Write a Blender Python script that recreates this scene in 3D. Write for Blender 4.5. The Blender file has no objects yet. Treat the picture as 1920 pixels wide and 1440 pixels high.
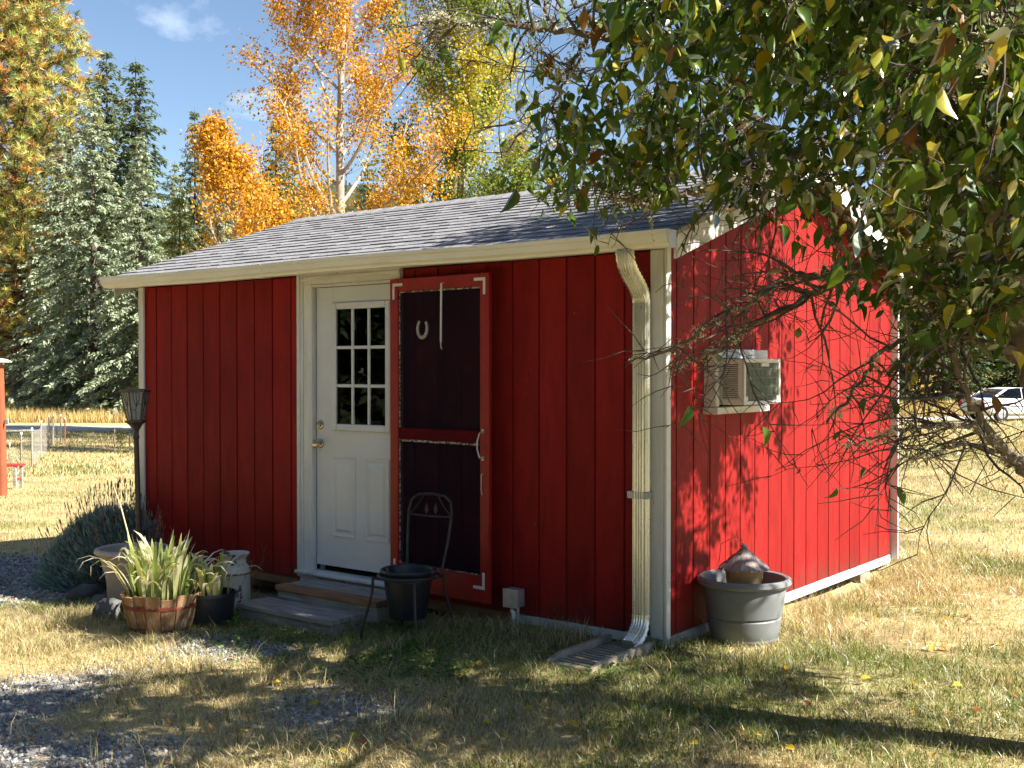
import bpy, bmesh, math, random
import numpy as np
from mathutils import Vector, Matrix

R = math.radians
rng = np.random.default_rng(7)
random.seed(7)
sc = bpy.context.scene
C = sc.collection

# ------------------------------------------------------------------ camera, sky, sun, exposure
CAM = Vector((3.1963, -5.5614, 1.5151)); YAW = R(37.581); PITCH = R(-0.726); FPX = 2128.8
cam = bpy.data.cameras.new('camera'); camo = bpy.data.objects.new('camera', cam); C.objects.link(camo)
cam.sensor_width = 36; cam.lens = FPX / 1920 * 36; cam.clip_start = .05; cam.clip_end = 6000
camo.location = CAM; camo.rotation_euler = (R(90) + PITCH, 0, YAW)
sc.camera = camo

SUN_EL = R(41); SX, SY = .966, .26
SUN_AZ = math.atan2(SX, SY)
world = bpy.data.worlds.new('World'); sc.world = world; world.use_nodes = True
def build_world():
    nt = world.node_tree; N = nt.nodes; L = nt.links; N.clear()
    out = N.new('ShaderNodeOutputWorld'); bg = N.new('ShaderNodeBackground')
    sky = N.new('ShaderNodeTexSky'); sky.sky_type = 'NISHITA'; sky.sun_disc = False
    sky.sun_elevation = SUN_EL; sky.sun_rotation = SUN_AZ; sky.altitude = 600
    sky.air_density = 1.0; sky.dust_density = .25; sky.ozone_density = 1.8
    tc = N.new('ShaderNodeTexCoord'); sep = N.new('ShaderNodeSeparateXYZ'); L.new(tc.outputs['Generated'], sep.inputs[0])
    def math_(op, a, b=None):
        m = N.new('ShaderNodeMath'); m.operation = op
        for i, v in enumerate((a, b)):
            if v is None: continue
            if isinstance(v, (int, float)): m.inputs[i].default_value = v
            else: L.new(v, m.inputs[i])
        return m.outputs[0]
    den = math_('ADD', math_('MAXIMUM', sep.outputs[2], 0.0), .12)
    comb = N.new('ShaderNodeCombineXYZ')
    L.new(math_('DIVIDE', sep.outputs[0], den), comb.inputs[0]); L.new(math_('DIVIDE', sep.outputs[1], den), comb.inputs[1])
    mp = N.new('ShaderNodeMapping'); mp.inputs['Location'].default_value = (3.1, 7.7, 0); mp.inputs['Scale'].default_value = (.62, .62, 1); L.new(comb.outputs[0], mp.inputs[0])
    nz = N.new('ShaderNodeTexNoise'); nz.inputs['Scale'].default_value = 1.0; nz.inputs['Detail'].default_value = 9; nz.inputs['Roughness'].default_value = .58
    nz.inputs['Distortion'].default_value = .5; L.new(mp.outputs[0], nz.inputs['Vector'])
    rp = N.new('ShaderNodeValToRGB'); rp.color_ramp.elements[0].position = .60; rp.color_ramp.elements[1].position = .88
    L.new(nz.outputs['Fac'], rp.inputs[0])
    mx = N.new('ShaderNodeMix'); mx.data_type = 'RGBA'; L.new(rp.outputs[0], mx.inputs['Factor'])
    L.new(sky.outputs[0], mx.inputs['A']); mx.inputs['B'].default_value = (15, 15.6, 16.6, 1)
    L.new(mx.outputs['Result'], bg.inputs[0]); bg.inputs[1].default_value = .052
    L.new(bg.outputs[0], out.inputs[0])
build_world()
sun = bpy.data.lights.new('sun', 'SUN'); suno = bpy.data.objects.new('sun', sun); C.objects.link(suno)
sun.energy = 5.0; sun.angle = R(.53); sun.color = (1, .94, .83)
SUNV = Vector((SX * math.cos(SUN_EL), SY * math.cos(SUN_EL), math.sin(SUN_EL))).normalized()
suno.rotation_euler = SUNV.to_track_quat('Z', 'Y').to_euler(); suno.location = (30, 8, 28)
sc.view_settings.view_transform = 'Standard'; sc.view_settings.look = 'None'
sc.view_settings.exposure = 1.75; sc.view_settings.gamma = 1; sc.view_settings.use_curve_mapping = False
sc.render.engine = 'CYCLES'
cy = sc.cycles; cy.max_bounces = 4; cy.diffuse_bounces = 2; cy.glossy_bounces = 3; cy.transmission_bounces = 4; cy.transparent_max_bounces = 8
cy.use_adaptive_sampling = True; cy.adaptive_threshold = .02; cy.use_denoising = True; cy.caustics_reflective = False; cy.caustics_refractive = False; cy.sample_clamp_indirect = 6

# ------------------------------------------------------------------ pixel <-> place helpers
VIEW = Vector((-math.sin(YAW) * math.cos(PITCH), math.cos(YAW) * math.cos(PITCH), math.sin(PITCH)))
RIGHT = Vector((math.cos(YAW), math.sin(YAW), 0)); UP = RIGHT.cross(VIEW)
def ray(px, py): return VIEW + RIGHT * ((px - 960) / FPX) + UP * ((720 - py) / FPX)
def at_depth(px, py, d): return CAM + ray(px, py) * d
def on_plane(px, py, axis, val):
    d = ray(px, py); return CAM + d * ((val - CAM[axis]) / d[axis])
VN = np.array(VIEW); RN = np.array(RIGHT); UN = np.array(UP); CN = np.array(CAM)
def project(P):
    d = np.asarray(P, float) - CN; z = d @ VN
    return 960 + FPX * (d @ RN) / z, 720 - FPX * (d @ UN) / z, z

# ------------------------------------------------------------------ numpy noise
_perm = np.random.default_rng(99).random(65536)
def vnoise(x, y, seed=0):
    xi = np.floor(x).astype(np.int64); yi = np.floor(y).astype(np.int64); fx = x - xi; fy = y - yi
    fx = fx * fx * (3 - 2 * fx); fy = fy * fy * (3 - 2 * fy)
    def h(a, b): return _perm[(a * 374761393 + b * 668265263 + seed * 1442695041) % 65521]
    return (h(xi, yi) * (1 - fx) + h(xi + 1, yi) * fx) * (1 - fy) + (h(xi, yi + 1) * (1 - fx) + h(xi + 1, yi + 1) * fx) * fy
def fbm(x, y, seed=0, o=4):
    s = 0; a = .5; t = 0
    for k in range(o):
        s = s + a * vnoise(x * 2 ** k, y * 2 ** k, seed + k); t += a; a *= .55
    return s / t
def sstep(a, b, x):
    t = np.clip((x - a) / (b - a), 0, 1); return t * t * (3 - 2 * t)

# ------------------------------------------------------------------ terrain height
def hgt(x, y):
    x = np.asarray(x, float); y = np.asarray(y, float)
    d = np.hypot(x, y)
    z = -.055 + .035 * np.clip(x, -5, 0) + .036 * np.minimum(0, np.clip(x, -26, -5) + 5)
    z = z - .30 * sstep(6, 40, y) * (1 - .6 * sstep(-8, -26, x))
    z = z - .10 * np.exp(-((x - .1) ** 2) / .25 - ((y - 2.6) ** 2) / 1.0)
    far = sstep(58, 130, d); z = z * (1 - far) + far * .35
    z = z + .9 * sstep(140, 400, d)
    near = 1 - sstep(14, 30, d)
    z = z + near * (.05 * (fbm(x * .7, y * .7, 3) - .5) + .018 * (fbm(x * 4, y * 4, 5) - .5))
    return z
def hz(x, y): return float(hgt(np.array([x]), np.array([y]))[0])
def gp(px, py):
    z = -.1
    for _ in range(25):
        p = on_plane(px, py, 2, z); z = .5 * z + .5 * hz(p.x, p.y)
    return Vector((p.x, p.y, z))

# ------------------------------------------------------------------ mesh helpers
class MB:
    def __init__(s): s.v = []; s.f = []
    def add(s, vs, fs):
        o = len(s.v); s.v += [tuple(v) for v in vs]; s.f += [tuple(i + o for i in f) for f in fs]; return s
    def box(s, lo, hi, b=.003, T=None):
        lo = Vector(lo); hi = Vector(hi); b = min(b, .45 * min(hi[i] - lo[i] for i in range(3)))
        vs = []; idx = {}
        for k in range(8):
            sg = (k & 1, k >> 1 & 1, k >> 2 & 1)
            for a in range(3):
                idx[sg, a] = len(vs)
                vs.append([((hi[i] if sg[i] else lo[i]) + (0 if i == a else (-b if sg[i] else b))) for i in range(3)])
        fs = []
        for a in range(3):
            p, q = (a + 1) % 3, (a + 2) % 3
            for sgn in (0, 1):
                def key(u, w):
                    t = [0, 0, 0]; t[a] = sgn; t[p] = u; t[q] = w; return tuple(t)
                fs.append([idx[key(0, 0), a], idx[key(1, 0), a], idx[key(1, 1), a], idx[key(0, 1), a]])
        for a in range(3):
            p, q = (a + 1) % 3, (a + 2) % 3
            for u in (0, 1):
                for w in (0, 1):
                    k0 = [0, 0, 0]; k1 = [0, 0, 0]; k1[a] = 1; k0[p] = k1[p] = u; k0[q] = k1[q] = w
                    k0 = tuple(k0); k1 = tuple(k1)
                    fs.append([idx[k0, p], idx[k1, p], idx[k1, q], idx[k0, q]])
        for k in range(8):
            sg = (k & 1, k >> 1 & 1, k >> 2 & 1); fs.append([idx[sg, 0], idx[sg, 1], idx[sg, 2]])
        if T is not None: vs = [T @ Vector(v) for v in vs]
        return s.add(vs, fs)
    def prism(s, poly, axis, a, b):
        n = len(poly); vs = []
        for t in (a, b):
            for (u, w) in poly:
                vs.append({0: (t, u, w), 1: (u, t, w), 2: (u, w, t)}[axis])
        fs = [list(range(n)), list(range(n, 2 * n))] + [[i, (i + 1) % n, n + (i + 1) % n, n + i] for i in range(n)]
        return s.add(vs, fs)
    def tube(s, pts, rad, n=6, cap=True):
        pts = [Vector(p) for p in pts]
        if isinstance(rad, (int, float)): rad = [rad] * len(pts)
        t = (pts[1] - pts[0]).normalized(); u = t.orthogonal().normalized(); vs = []; fs = []
        for i, p in enumerate(pts):
            if i == 0: d = pts[1] - pts[0]
            elif i == len(pts) - 1: d = pts[i] - pts[i - 1]
            else: d = (pts[i + 1] - pts[i]).normalized() + (pts[i] - pts[i - 1]).normalized()
            d = d.normalized() if d.length > 1e-9 else t
            u = (u - d * u.dot(d)); u = u.normalized() if u.length > 1e-6 else d.orthogonal().normalized()
            w = d.cross(u)
            for k in range(n):
                a = 2 * math.pi * k / n; vs.append(p + (u * math.cos(a) + w * math.sin(a)) * rad[i])
        for i in range(len(pts) - 1):
            for k in range(n):
                fs.append([i * n + k, i * n + (k + 1) % n, (i + 1) * n + (k + 1) % n, (i + 1) * n + k])
        if cap: fs += [list(range(n)), list(range((len(pts) - 1) * n, len(pts) * n))]
        return s.add(vs, fs)
    def lathe(s, prof, n=32, c=(0, 0, 0), close=False, wob=0):
        vs = []; fs = []; m = len(prof)
        for (r, z) in prof:
            for k in range(n):
                a = 2 * math.pi * k / n; rr = r * (1 + wob * math.sin(3 * a + z * 9))
                vs.append((c[0] + rr * math.cos(a), c[1] + rr * math.sin(a), c[2] + z))
        for i in range(m - 1 + (1 if close else 0)):
            j = (i + 1) % m
            for k in range(n): fs.append([i * n + k, i * n + (k + 1) % n, j * n + (k + 1) % n, j * n + k])
        if not close: fs += [list(range(n)), list(range((m - 1) * n, m * n))]
        return s.add(vs, fs)
    def loft(s, rings, cap=True):
        n = len(rings[0]); vs = [p for r in rings for p in r]; fs = []
        for i in range(len(rings) - 1):
            for k in range(n): fs.append([i * n + k, i * n + (k + 1) % n, (i + 1) * n + (k + 1) % n, (i + 1) * n + k])
        if cap: fs += [list(range(n)), list(range((len(rings) - 1) * n, len(rings) * n))]
        return s.add(vs, fs)
    def mesh(s, name, smooth=None):
        me = bpy.data.meshes.new(name); me.from_pydata(s.v, [], s.f)
        bm = bmesh.new(); bm.from_mesh(me); bmesh.ops.recalc_face_normals(bm, faces=bm.faces); 
        if smooth is not None:
            for e in bm.edges:
                if len(e.link_faces) == 2 and e.calc_face_angle(0) > smooth: e.smooth = False
            for f in bm.faces: f.smooth = True
        bm.to_mesh(me); bm.free(); return me

def np_mesh(name, V, F, col=None, smooth=False):
    me = bpy.data.meshes.new(name); V = np.asarray(V, np.float32); F = np.asarray(F, np.int32); k = F.shape[1]
    me.vertices.add(len(V)); me.vertices.foreach_set('co', V.ravel())
    me.loops.add(F.size); me.loops.foreach_set('vertex_index', F.ravel())
    me.polygons.add(len(F)); me.polygons.foreach_set('loop_start', np.arange(0, F.size, k, dtype=np.int32))
    if smooth: me.polygons.foreach_set('use_smooth', np.ones(len(F), bool))
    me.update(calc_edges=True)
    if col is not None:
        a = me.attributes.new('Col', 'FLOAT_COLOR', 'POINT'); c = np.ones((len(V), 4), np.float32); c[:, :3] = col
        a.data.foreach_set('color', c.ravel())
    return me

def ob(name, data, m, parent=None, smooth=R(40), kind=None, label=None, cat=None, group=None, loc=None, rot=None):
    if isinstance(data, MB): data = data.mesh(name, smooth)
    if m is not None and len(data.materials) == 0: data.materials.append(m)
    o = bpy.data.objects.new(name, data); C.objects.link(o)
    if parent is not None: o.parent = parent
    if loc is not None: o.location = loc
    if rot is not None: o.rotation_euler = rot
    return tag(o, label, cat, group, kind)
def tag(o, label=None, cat=None, group=None, kind=None):
    if label: o['label'] = label
    if cat: o['category'] = cat
    if group: o['group'] = group
    if kind: o['kind'] = kind
    return o
def thing(name, label, cat, loc=(0, 0, 0), rz=0, group=None):
    o = bpy.data.objects.new(name, None); C.objects.link(o); o.location = loc; o.rotation_euler = (0, 0, rz); o.empty_display_size = .1
    return tag(o, label, cat, group)
def copy_tree(o, parent=None, **kw):
    c = o.copy(); C.objects.link(c)
    if parent is not None: c.parent = parent
    for ch in list(o.children): copy_tree(ch, c)
    return c
def frames(D, roll=None):
    """orthonormal frames with Y along unit directions D (n,3)"""
    D = D / np.maximum(np.linalg.norm(D, axis=1, keepdims=True), 1e-9)
    a = np.where(np.abs(D[:, 2:3]) < .9, np.array([[0, 0, 1.]]), np.array([[1., 0, 0]]))
    X = np.cross(D, a); X /= np.linalg.norm(X, axis=1, keepdims=True); Z = np.cross(X, D)
    if roll is not None:
        c = np.cos(roll)[:, None]; s_ = np.sin(roll)[:, None]; X, Z = X * c + Z * s_, Z * c - X * s_
    return X, D, Z
def scatter(tv, tf, P, X, Y, Z, S):
    """template verts tv (k,3), faces tf (m,j) placed at P with axes and scales S (n,3)"""
    n = len(P); k = len(tv); tv = np.asarray(tv, float)
    V = P[:, None, :] + (tv[None, :, 0:1] * S[:, None, 0:1]) * X[:, None, :] + (tv[None, :, 1:2] * S[:, None, 1:2]) * Y[:, None, :] + (tv[None, :, 2:3] * S[:, None, 2:3]) * Z[:, None, :]
    F = np.asarray(tf)[None] + (np.arange(n) * k)[:, None, None]
    return V.reshape(-1, 3), F.reshape(-1, len(tf[0]))

# ------------------------------------------------------------------ materials
def nodes(name):
    m = bpy.data.materials.new(name); m.use_nodes = True; nt = m.node_tree; return m, nt.nodes, nt.links, nt.nodes['Principled BSDF']
def coords(N, L, scale, rnd=True):
    tc = N.new('ShaderNodeTexCoord'); mp = N.new('ShaderNodeMapping'); mp.inputs['Scale'].default_value = scale
    if rnd:
        oi = N.new('ShaderNodeObjectInfo'); vm = N.new('ShaderNodeVectorMath'); vm.operation = 'MULTIPLY_ADD'
        L.new(oi.outputs['Random'], vm.inputs[0]); vm.inputs[1].default_value = (17, 31, 23); L.new(tc.outputs['Object'], vm.inputs[2])
        L.new(vm.outputs[0], mp.inputs[0])
    else: L.new(tc.outputs['Object'], mp.inputs[0])
    return mp.outputs[0]
def noise(N, L, vec, scale, detail=6, rough=.6, dist=0):
    n = N.new('ShaderNodeTexNoise'); n.inputs['Scale'].default_value = scale; n.inputs['Detail'].default_value = detail
    n.inputs['Roughness'].default_value = rough; n.inputs['Distortion'].default_value = dist; L.new(vec, n.inputs['Vector']); return n.outputs['Fac']
def ramp(N, L, fac, a, b, ca=(0, 0, 0), cb=(1, 1, 1)):
    r = N.new('ShaderNodeValToRGB'); r.color_ramp.elements[0].position = a; r.color_ramp.elements[1].position = b
    r.color_ramp.elements[0].color = (*ca, 1); r.color_ramp.elements[1].color = (*cb, 1); L.new(fac, r.inputs[0]); return r.outputs[0]
def mix(N, L, f, a, b, blend='MIX'):
    m = N.new('ShaderNodeMix'); m.data_type = 'RGBA'; m.blend_type = blend
    for s_, v in (('Factor', f), ('A', a), ('B', b)):
        if isinstance(v, (int, float)): m.inputs[s_].default_value = v
        elif isinstance(v, tuple): m.inputs[s_].default_value = (*v, 1)
        else: L.new(v, m.inputs[s_])
    return m.outputs['Result']
def mat(name, c1, c2=None, scale=6, stretch=(1, 1, 1), rough=.6, metal=0, spec=.35, bump=0, bscale=40, bstretch=None, wear=None, rv=0, lo=.35, hi=.65, splash=None):
    """c1/c2 blotches, optional wear=(colour, start, end, scale, stretch), rv = brightness change from piece to piece"""
    m, N, L, P = nodes(name)
    v = coords(N, L, stretch)
    col = c1
    if c2 is not None: col = mix(N, L, ramp(N, L, noise(N, L, v, scale), lo, hi), c1, c2)
    if wear:
        wc, w0, w1, ws, wst = wear
        wv = coords(N, L, wst); col = mix(N, L, ramp(N, L, noise(N, L, wv, ws, 9, .68), w0, w1), col, wc)
    if rv:
        oi = N.new('ShaderNodeObjectInfo'); mr = N.new('ShaderNodeMapRange'); mr.inputs['To Min'].default_value = 1 - rv; mr.inputs['To Max'].default_value = 1 + rv
        L.new(oi.outputs['Random'], mr.inputs['Value']); cb = N.new('ShaderNodeCombineColor')
        for k in range(3): L.new(mr.outputs[0], cb.inputs[k])
        col = mix(N, L, 1.0, col if not isinstance(col, tuple) else col, cb.outputs[0], 'MULTIPLY')
    if splash:      # mud thrown up by rain, in ragged patches near the ground, and tiny paint chips
        tc = N.new('ShaderNodeTexCoord'); sp = N.new('ShaderNodeSeparateXYZ'); L.new(tc.outputs['Object'], sp.inputs[0])
        mr = N.new('ShaderNodeMapRange'); mr.inputs['From Min'].default_value = .42; mr.inputs['From Max'].default_value = .0; mr.inputs['To Max'].default_value = .48; L.new(sp.outputs[2], mr.inputs['Value'])
        ad = N.new('ShaderNodeMath'); ad.operation = 'ADD'; L.new(mr.outputs[0], ad.inputs[0]); L.new(noise(N, L, coords(N, L, (7, 7, 3)), 4, 8, .7), ad.inputs[1])
        col = mix(N, L, ramp(N, L, ad.outputs[0], .80, 1.2, (0, 0, 0), (.5, .5, .5)), col, splash)
        col = mix(N, L, ramp(N, L, noise(N, L, coords(N, L, (9, 9, 5)), 9, 3, .5), .765, .78), col, (.45, .30, .26))
    if isinstance(col, tuple): P.inputs['Base Color'].default_value = (*col, 1)
    else: L.new(col, P.inputs['Base Color'])
    P.inputs['Metallic'].default_value = metal; P.inputs['Specular IOR Level'].default_value = spec
    rn = noise(N, L, v, scale * 3); mr = N.new('ShaderNodeMapRange'); mr.inputs['To Min'].default_value = max(.02, rough - .12); mr.inputs['To Max'].default_value = min(1, rough + .12)
    L.new(rn, mr.inputs['Value']); L.new(mr.outputs[0], P.inputs['Roughness'])
    if bump:
        bv = coords(N, L, bstretch or stretch); b = N.new('ShaderNodeBump'); b.inputs['Strength'].default_value = bump; b.inputs['Distance'].default_value = .004
        L.new(noise(N, L, bv, bscale, 8, .65), b.inputs['Height']); L.new(b.outputs[0], P.inputs['Normal'])
    return m
def leafmat(name, trans=.45, gloss=.25, rough=.4, tint=(1.0, 1.0, .55), fine=0):
    """colour from the mesh's own leaf colours; light passes through"""
    m, N, L, P = nodes(name); N.remove(P); out = [n for n in N if n.type == 'OUTPUT_MATERIAL'][0]
    a = N.new('ShaderNodeAttribute'); a.attribute_name = 'Col'; col = a.outputs['Color']
    if fine:
        tc = N.new('ShaderNodeTexCoord'); col = mix(N, L, ramp(N, L, noise(N, L, tc.outputs['Object'], fine, 3), .35, .7), col, mix(N, L, 1.0, col, (.62, .66, .5), 'MULTIPLY'))
    d = N.new('ShaderNodeBsdfDiffuse'); t = N.new('ShaderNodeBsdfTranslucent'); g = N.new('ShaderNodeBsdfGlossy'); g.inputs['Roughness'].default_value = rough
    L.new(col, d.inputs[0]); L.new(mix(N, L, 1.0, col, tint, 'MULTIPLY'), t.inputs[0])
    m1 = N.new('ShaderNodeMixShader'); m1.inputs[0].default_value = trans; L.new(d.outputs[0], m1.inputs[1]); L.new(t.outputs[0], m1.inputs[2])
    fr = N.new('ShaderNodeFresnel'); fr.inputs[0].default_value = 1.4; mu = N.new('ShaderNodeMath'); mu.operation = 'MULTIPLY'; mu.inputs[1].default_value = gloss; L.new(fr.outputs[0], mu.inputs[0])
    m2 = N.new('ShaderNodeMixShader'); L.new(mu.outputs[0], m2.inputs[0]); L.new(m1.outputs[0], m2.inputs[1]); L.new(g.outputs[0], m2.inputs[2]); L.new(m2.outputs[0], out.inputs[0])
    return m
def colmat(name, rough=.9, fine=120, amount=.5, bump=.3):
    m, N, L, P = nodes(name); a = N.new('ShaderNodeAttribute'); a.attribute_name = 'Col'; tc = N.new('ShaderNodeTexCoord')
    n1 = noise(N, L, tc.outputs['Object'], fine, 6, .7); n2 = noise(N, L, tc.outputs['Object'], fine / 9, 4, .6)
    c = mix(N, L, ramp(N, L, n1, .3, .7), mix(N, L, 1.0, a.outputs['Color'], (1 - amount,) * 3, 'MULTIPLY'), mix(N, L, 1.0, a.outputs['Color'], (1 + amount * .6,) * 3, 'MULTIPLY'))
    c = mix(N, L, ramp(N, L, n2, .35, .65), mix(N, L, 1.0, c, (.78, .78, .78), 'MULTIPLY'), c)
    L.new(c, P.inputs['Base Color']); P.inputs['Roughness'].default_value = rough; P.inputs['Specular IOR Level'].default_value = .15
    b = N.new('ShaderNodeBump'); b.inputs['Strength'].default_value = bump; b.inputs['Distance'].default_value = .02; L.new(n1, b.inputs['Height']); L.new(b.outputs[0], P.inputs['Normal'])
    return m

RED = mat('red_siding_paint', (.265, .0115, .0105), (.19, .007, .0075), 3, (3, 3, .8), .6, spec=.16, bump=.55, bscale=9, bstretch=(9, 9, .55), rv=.16, splash=(.10, .04, .03), wear=((.11, .008, .008), .60, .72, 5, (6, 6, .5)))
REDTRIM = mat('red_door_paint', (.32, .017, .012), (.24, .011, .009), 6, (2, 2, 2), .45, bump=.2, bscale=20, wear=((.55, .50, .45), .70, .73, 14, (4, 4, 2)))
REDDARK = mat('dark_red_rail_paint', (.10, .007, .010), (.07, .005, .008), 5, (1, 1, 1), .8, spec=.05)
WHITE = mat('weathered_white_trim', (.72, .72, .70), (.60, .60, .58), 4, (3, 3, .6), .6, bump=.35, bscale=10, bstretch=(9, 9, .8), wear=((.33, .31, .28), .635, .70, 8, (7, 7, .8)))
WHITEX = mat('weathered_white_board', (.72, .71, .68), (.55, .54, .52), 4, (.7, 3, 3), .65, bump=.4, bscale=10, bstretch=(.8, 9, 9), wear=((.16, .13, .11), .60, .66, 7, (.9, 7, 7)))
WHITEY = mat('weathered_rake_paint', (.70, .70, .68), (.42, .42, .41), 5, (3, .8, 3), .65, bump=.4, bscale=10, bstretch=(9, .8, 9), wear=((.24, .22, .20), .60, .66, 8, (7, .9, 7)))
GUTTER = mat('cream_gutter_enamel', (.80, .78, .68), (.72, .69, .58), 3, (.6, 3, 3), .32, spec=.5, wear=((.36, .33, .26), .68, .76, 9, (.7, 5, 5)))
SPOUT = mat('bare_aluminium_downspout', (.70, .68, .60), (.52, .54, .52), 5, (4, 4, .7), .30, metal=.75, spec=.5, wear=((.55, .48, .26), .62, .72, 5, (6, 6, .5)))
SHINGLE = mat('asphalt_shingle', (.175, .175, .185), (.26, .255, .265), 26, (1, 1, 1), .9, spec=.15, bump=.9, bscale=160, rv=.06)
DOORW = mat('white_door_enamel', (.66, .68, .70), (.60, .62, .65), 2, (1, 1, 1), .38, spec=.45, wear=((.50, .48, .44), .72, .80, 6, (2, 2, 1)))
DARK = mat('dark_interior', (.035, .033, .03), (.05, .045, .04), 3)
OLDWOOD = mat('grey_weathered_wood', (.34, .315, .285), (.20, .18, .16), 5, (.8, 6, 6), .85, bump=.8, bscale=9, bstretch=(.8, 9, 9), wear=((.46, .44, .40), .56, .66, 6, (.7, 7, 7)))
BROWNWOOD = mat('brown_weathered_wood', (.20, .095, .05), (.30, .17, .09), 5, (.8, 6, 6), .85, bump=.8, bscale=9, bstretch=(.8, 9, 9))
STEEL = mat('galvanised_steel', (.52, .54, .56), (.40, .42, .44), 14, (1, 1, 1), .45, metal=.6)
BRASS = mat('tarnished_brass', (.55, .47, .33), (.42, .38, .30), 8, (1, 1, 1), .28, metal=.9)
BLACKIRON = mat('black_iron', (.028, .030, .032), (.05, .052, .055), 9, (1, 1, 1), .45, metal=.4, bump=.2, bscale=60)
BLACKPOT = mat('black_plastic', (.012, .014, .019), (.02, .023, .03), 6, (1, 1, 1), .4, spec=.5)
GREYPOT = mat('grey_plastic_planter', (.19, .20, .205), (.145, .155, .16), 4, (1, 1, 1), .5, spec=.45)
TAUPE = mat('taupe_planter', (.50, .43, .36), (.42, .36, .31), 4, (1, 1, 1), .6, wear=((.30, .25, .20), .66, .76, 8, (1, 1, .6)))
STONE = mat('grey_rock', (.15, .15, .14), (.06, .065, .055), 7, (1, 1, 1), .9, bump=.9, bscale=22)
CONC = mat('concrete_splash_block', (.38, .33, .26), (.26, .22, .17), 10, (1, 1, 1), .9, bump=.6, bscale=60)
STAVE = mat('barrel_stave', (.40, .235, .115), (.24, .12, .055), 4, (5, 5, .7), .8, bump=.6, bscale=10, bstretch=(9, 9, .7), wear=((.58, .50, .40), .54, .66, 5, (6, 6, .6)), rv=.12)
HOOP = mat('rusty_hoop', (.30, .075, .04), (.16, .04, .03), 9, (1, 1, 1), .75, metal=.25, bump=.4, bscale=40)
SOIL = mat('potting_soil', (.045, .032, .022), (.08, .06, .04), 30, (1, 1, 1), .95, bump=.9, bscale=60)
CANP = mat('flaking_cream_enamel', (.62, .58, .50), (.52, .48, .41), 5, (1, 1, 1), .5, wear=((.10, .075, .05), .55, .585, 13, (1, 1, .8)))
RUST = mat('rust', (.26, .12, .06), (.14, .07, .04), 12, (1, 1, 1), .85, bump=.4, bscale=50)
BRONZE = mat('bronze_lamp_post', (.075, .055, .05), (.11, .085, .075), 8, (1, 1, 3), .5, metal=.4)
PVC = mat('white_pvc', (.70, .70, .68), (.6, .6, .58), 5, (1, 1, 1), .35)
TERRA = mat('tan_clay', (.48, .30, .12), (.40, .24, .10), 8, (1, 1, 1), .75)
THATCH = mat('grey_shake_cone', (.34, .28, .27), (.18, .14, .14), 12, (1, 1, 1), .85, bump=.6, bscale=40)
BARK = mat('lichen_bark', (.085, .065, .05), (.15, .12, .095), 14, (1, 1, 1), .9, bump=.9, bscale=34, wear=((.40, .40, .33), .58, .66, 9, (1, 1, 1)))
TWIG = mat('dark_twig', (.055, .042, .036), (.10, .08, .065), 20, (1, 1, 1), .9)
PINEBARK = mat('pine_bark', (.16, .075, .045), (.07, .04, .03), 3, (2, 2, .5), .9, bump=1, bscale=6, bstretch=(2, 2, .5))
GREYBARK = mat('pale_aspen_bark', (.42, .38, .32), (.22, .18, .15), 4, (1, 1, .4), .85, bump=.4, bscale=12)
DARKBARK = mat('dark_conifer_bark', (.09, .065, .05), (.14, .11, .09), 4, (1, 1, .4), .9)
REDPOST = mat('red_brown_post', (.30, .085, .035), (.20, .055, .025), 4, (4, 4, .5), .8, bump=.6, bscale=8, bstretch=(5, 5, .5))
BENCHRED = mat('red_bench_paint', (.42, .035, .03), (.32, .025, .02), 5)
TPOST = mat('weathered_steel_post', (.20, .17, .13), (.28, .24, .19), 5, (1, 1, 1), .7)
WIRE = mat('fence_wire', (.30, .29, .27), None, rough=.6, metal=.5)
TIPW = mat('white_post_tip', (.75, .75, .72))
CARW = mat('white_car_paint', (.72, .73, .74), None, rough=.25, spec=.6)
TYRE = mat('tyre_rubber', (.02, .02, .02), None, rough=.8)
RIM = mat('alloy_rim', (.45, .46, .47), None, rough=.35, metal=.8)
TAIL = mat('red_tail_lamp', (.45, .01, .015), None, rough=.2, spec=.6)
CHROME = mat('dull_chrome', (.60, .61, .62), None, rough=.25, metal=.9)
STALK = mat('dry_stalk', (.42, .33, .19), (.55, .46, .30), 6)
FINS = mat('condenser_fins', (.17, .20, .17), (.27, .29, .24), 18, (1, 1, 8), .6, metal=.3)
ACW = mat('air_conditioner_enamel', (.66, .63, .60), (.58, .55, .52), 4, (1, 1, 1), .5)
def glassmat(name, tint=(1, 1, 1), tr=.9, ior=1.45):
    m, N, L, P = nodes(name); N.remove(P); out = [n for n in N if n.type == 'OUTPUT_MATERIAL'][0]
    t = N.new('ShaderNodeBsdfTransparent'); t.inputs[0].default_value = (*[c * tr for c in tint], 1); g = N.new('ShaderNodeBsdfGlossy'); g.inputs['Roughness'].default_value = .015
    f = N.new('ShaderNodeFresnel'); f.inputs[0].default_value = ior; mx = N.new('ShaderNodeMixShader'); L.new(f.outputs[0], mx.inputs[0]); L.new(t.outputs[0], mx.inputs[1]); L.new(g.outputs[0], mx.inputs[2]); L.new(mx.outputs[0], out.inputs[0])
    tc = N.new('ShaderNodeTexCoord'); b = N.new('ShaderNodeBump'); b.inputs['Strength'].default_value = .05; b.inputs['Distance'].default_value = .01; L.new(noise(N, L, tc.outputs['Object'], 2.2, 1), b.inputs['Height']); L.new(b.outputs[0], g.inputs['Normal'])
    return m
GLASS = glassmat('window_glass'); CARGLASS = glassmat('tinted_car_glass', (.12, .14, .15), .8)
LAMPGLASS = leafmat('lamp_glass', .6, .6, .15, (1, 1, 1))
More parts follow.
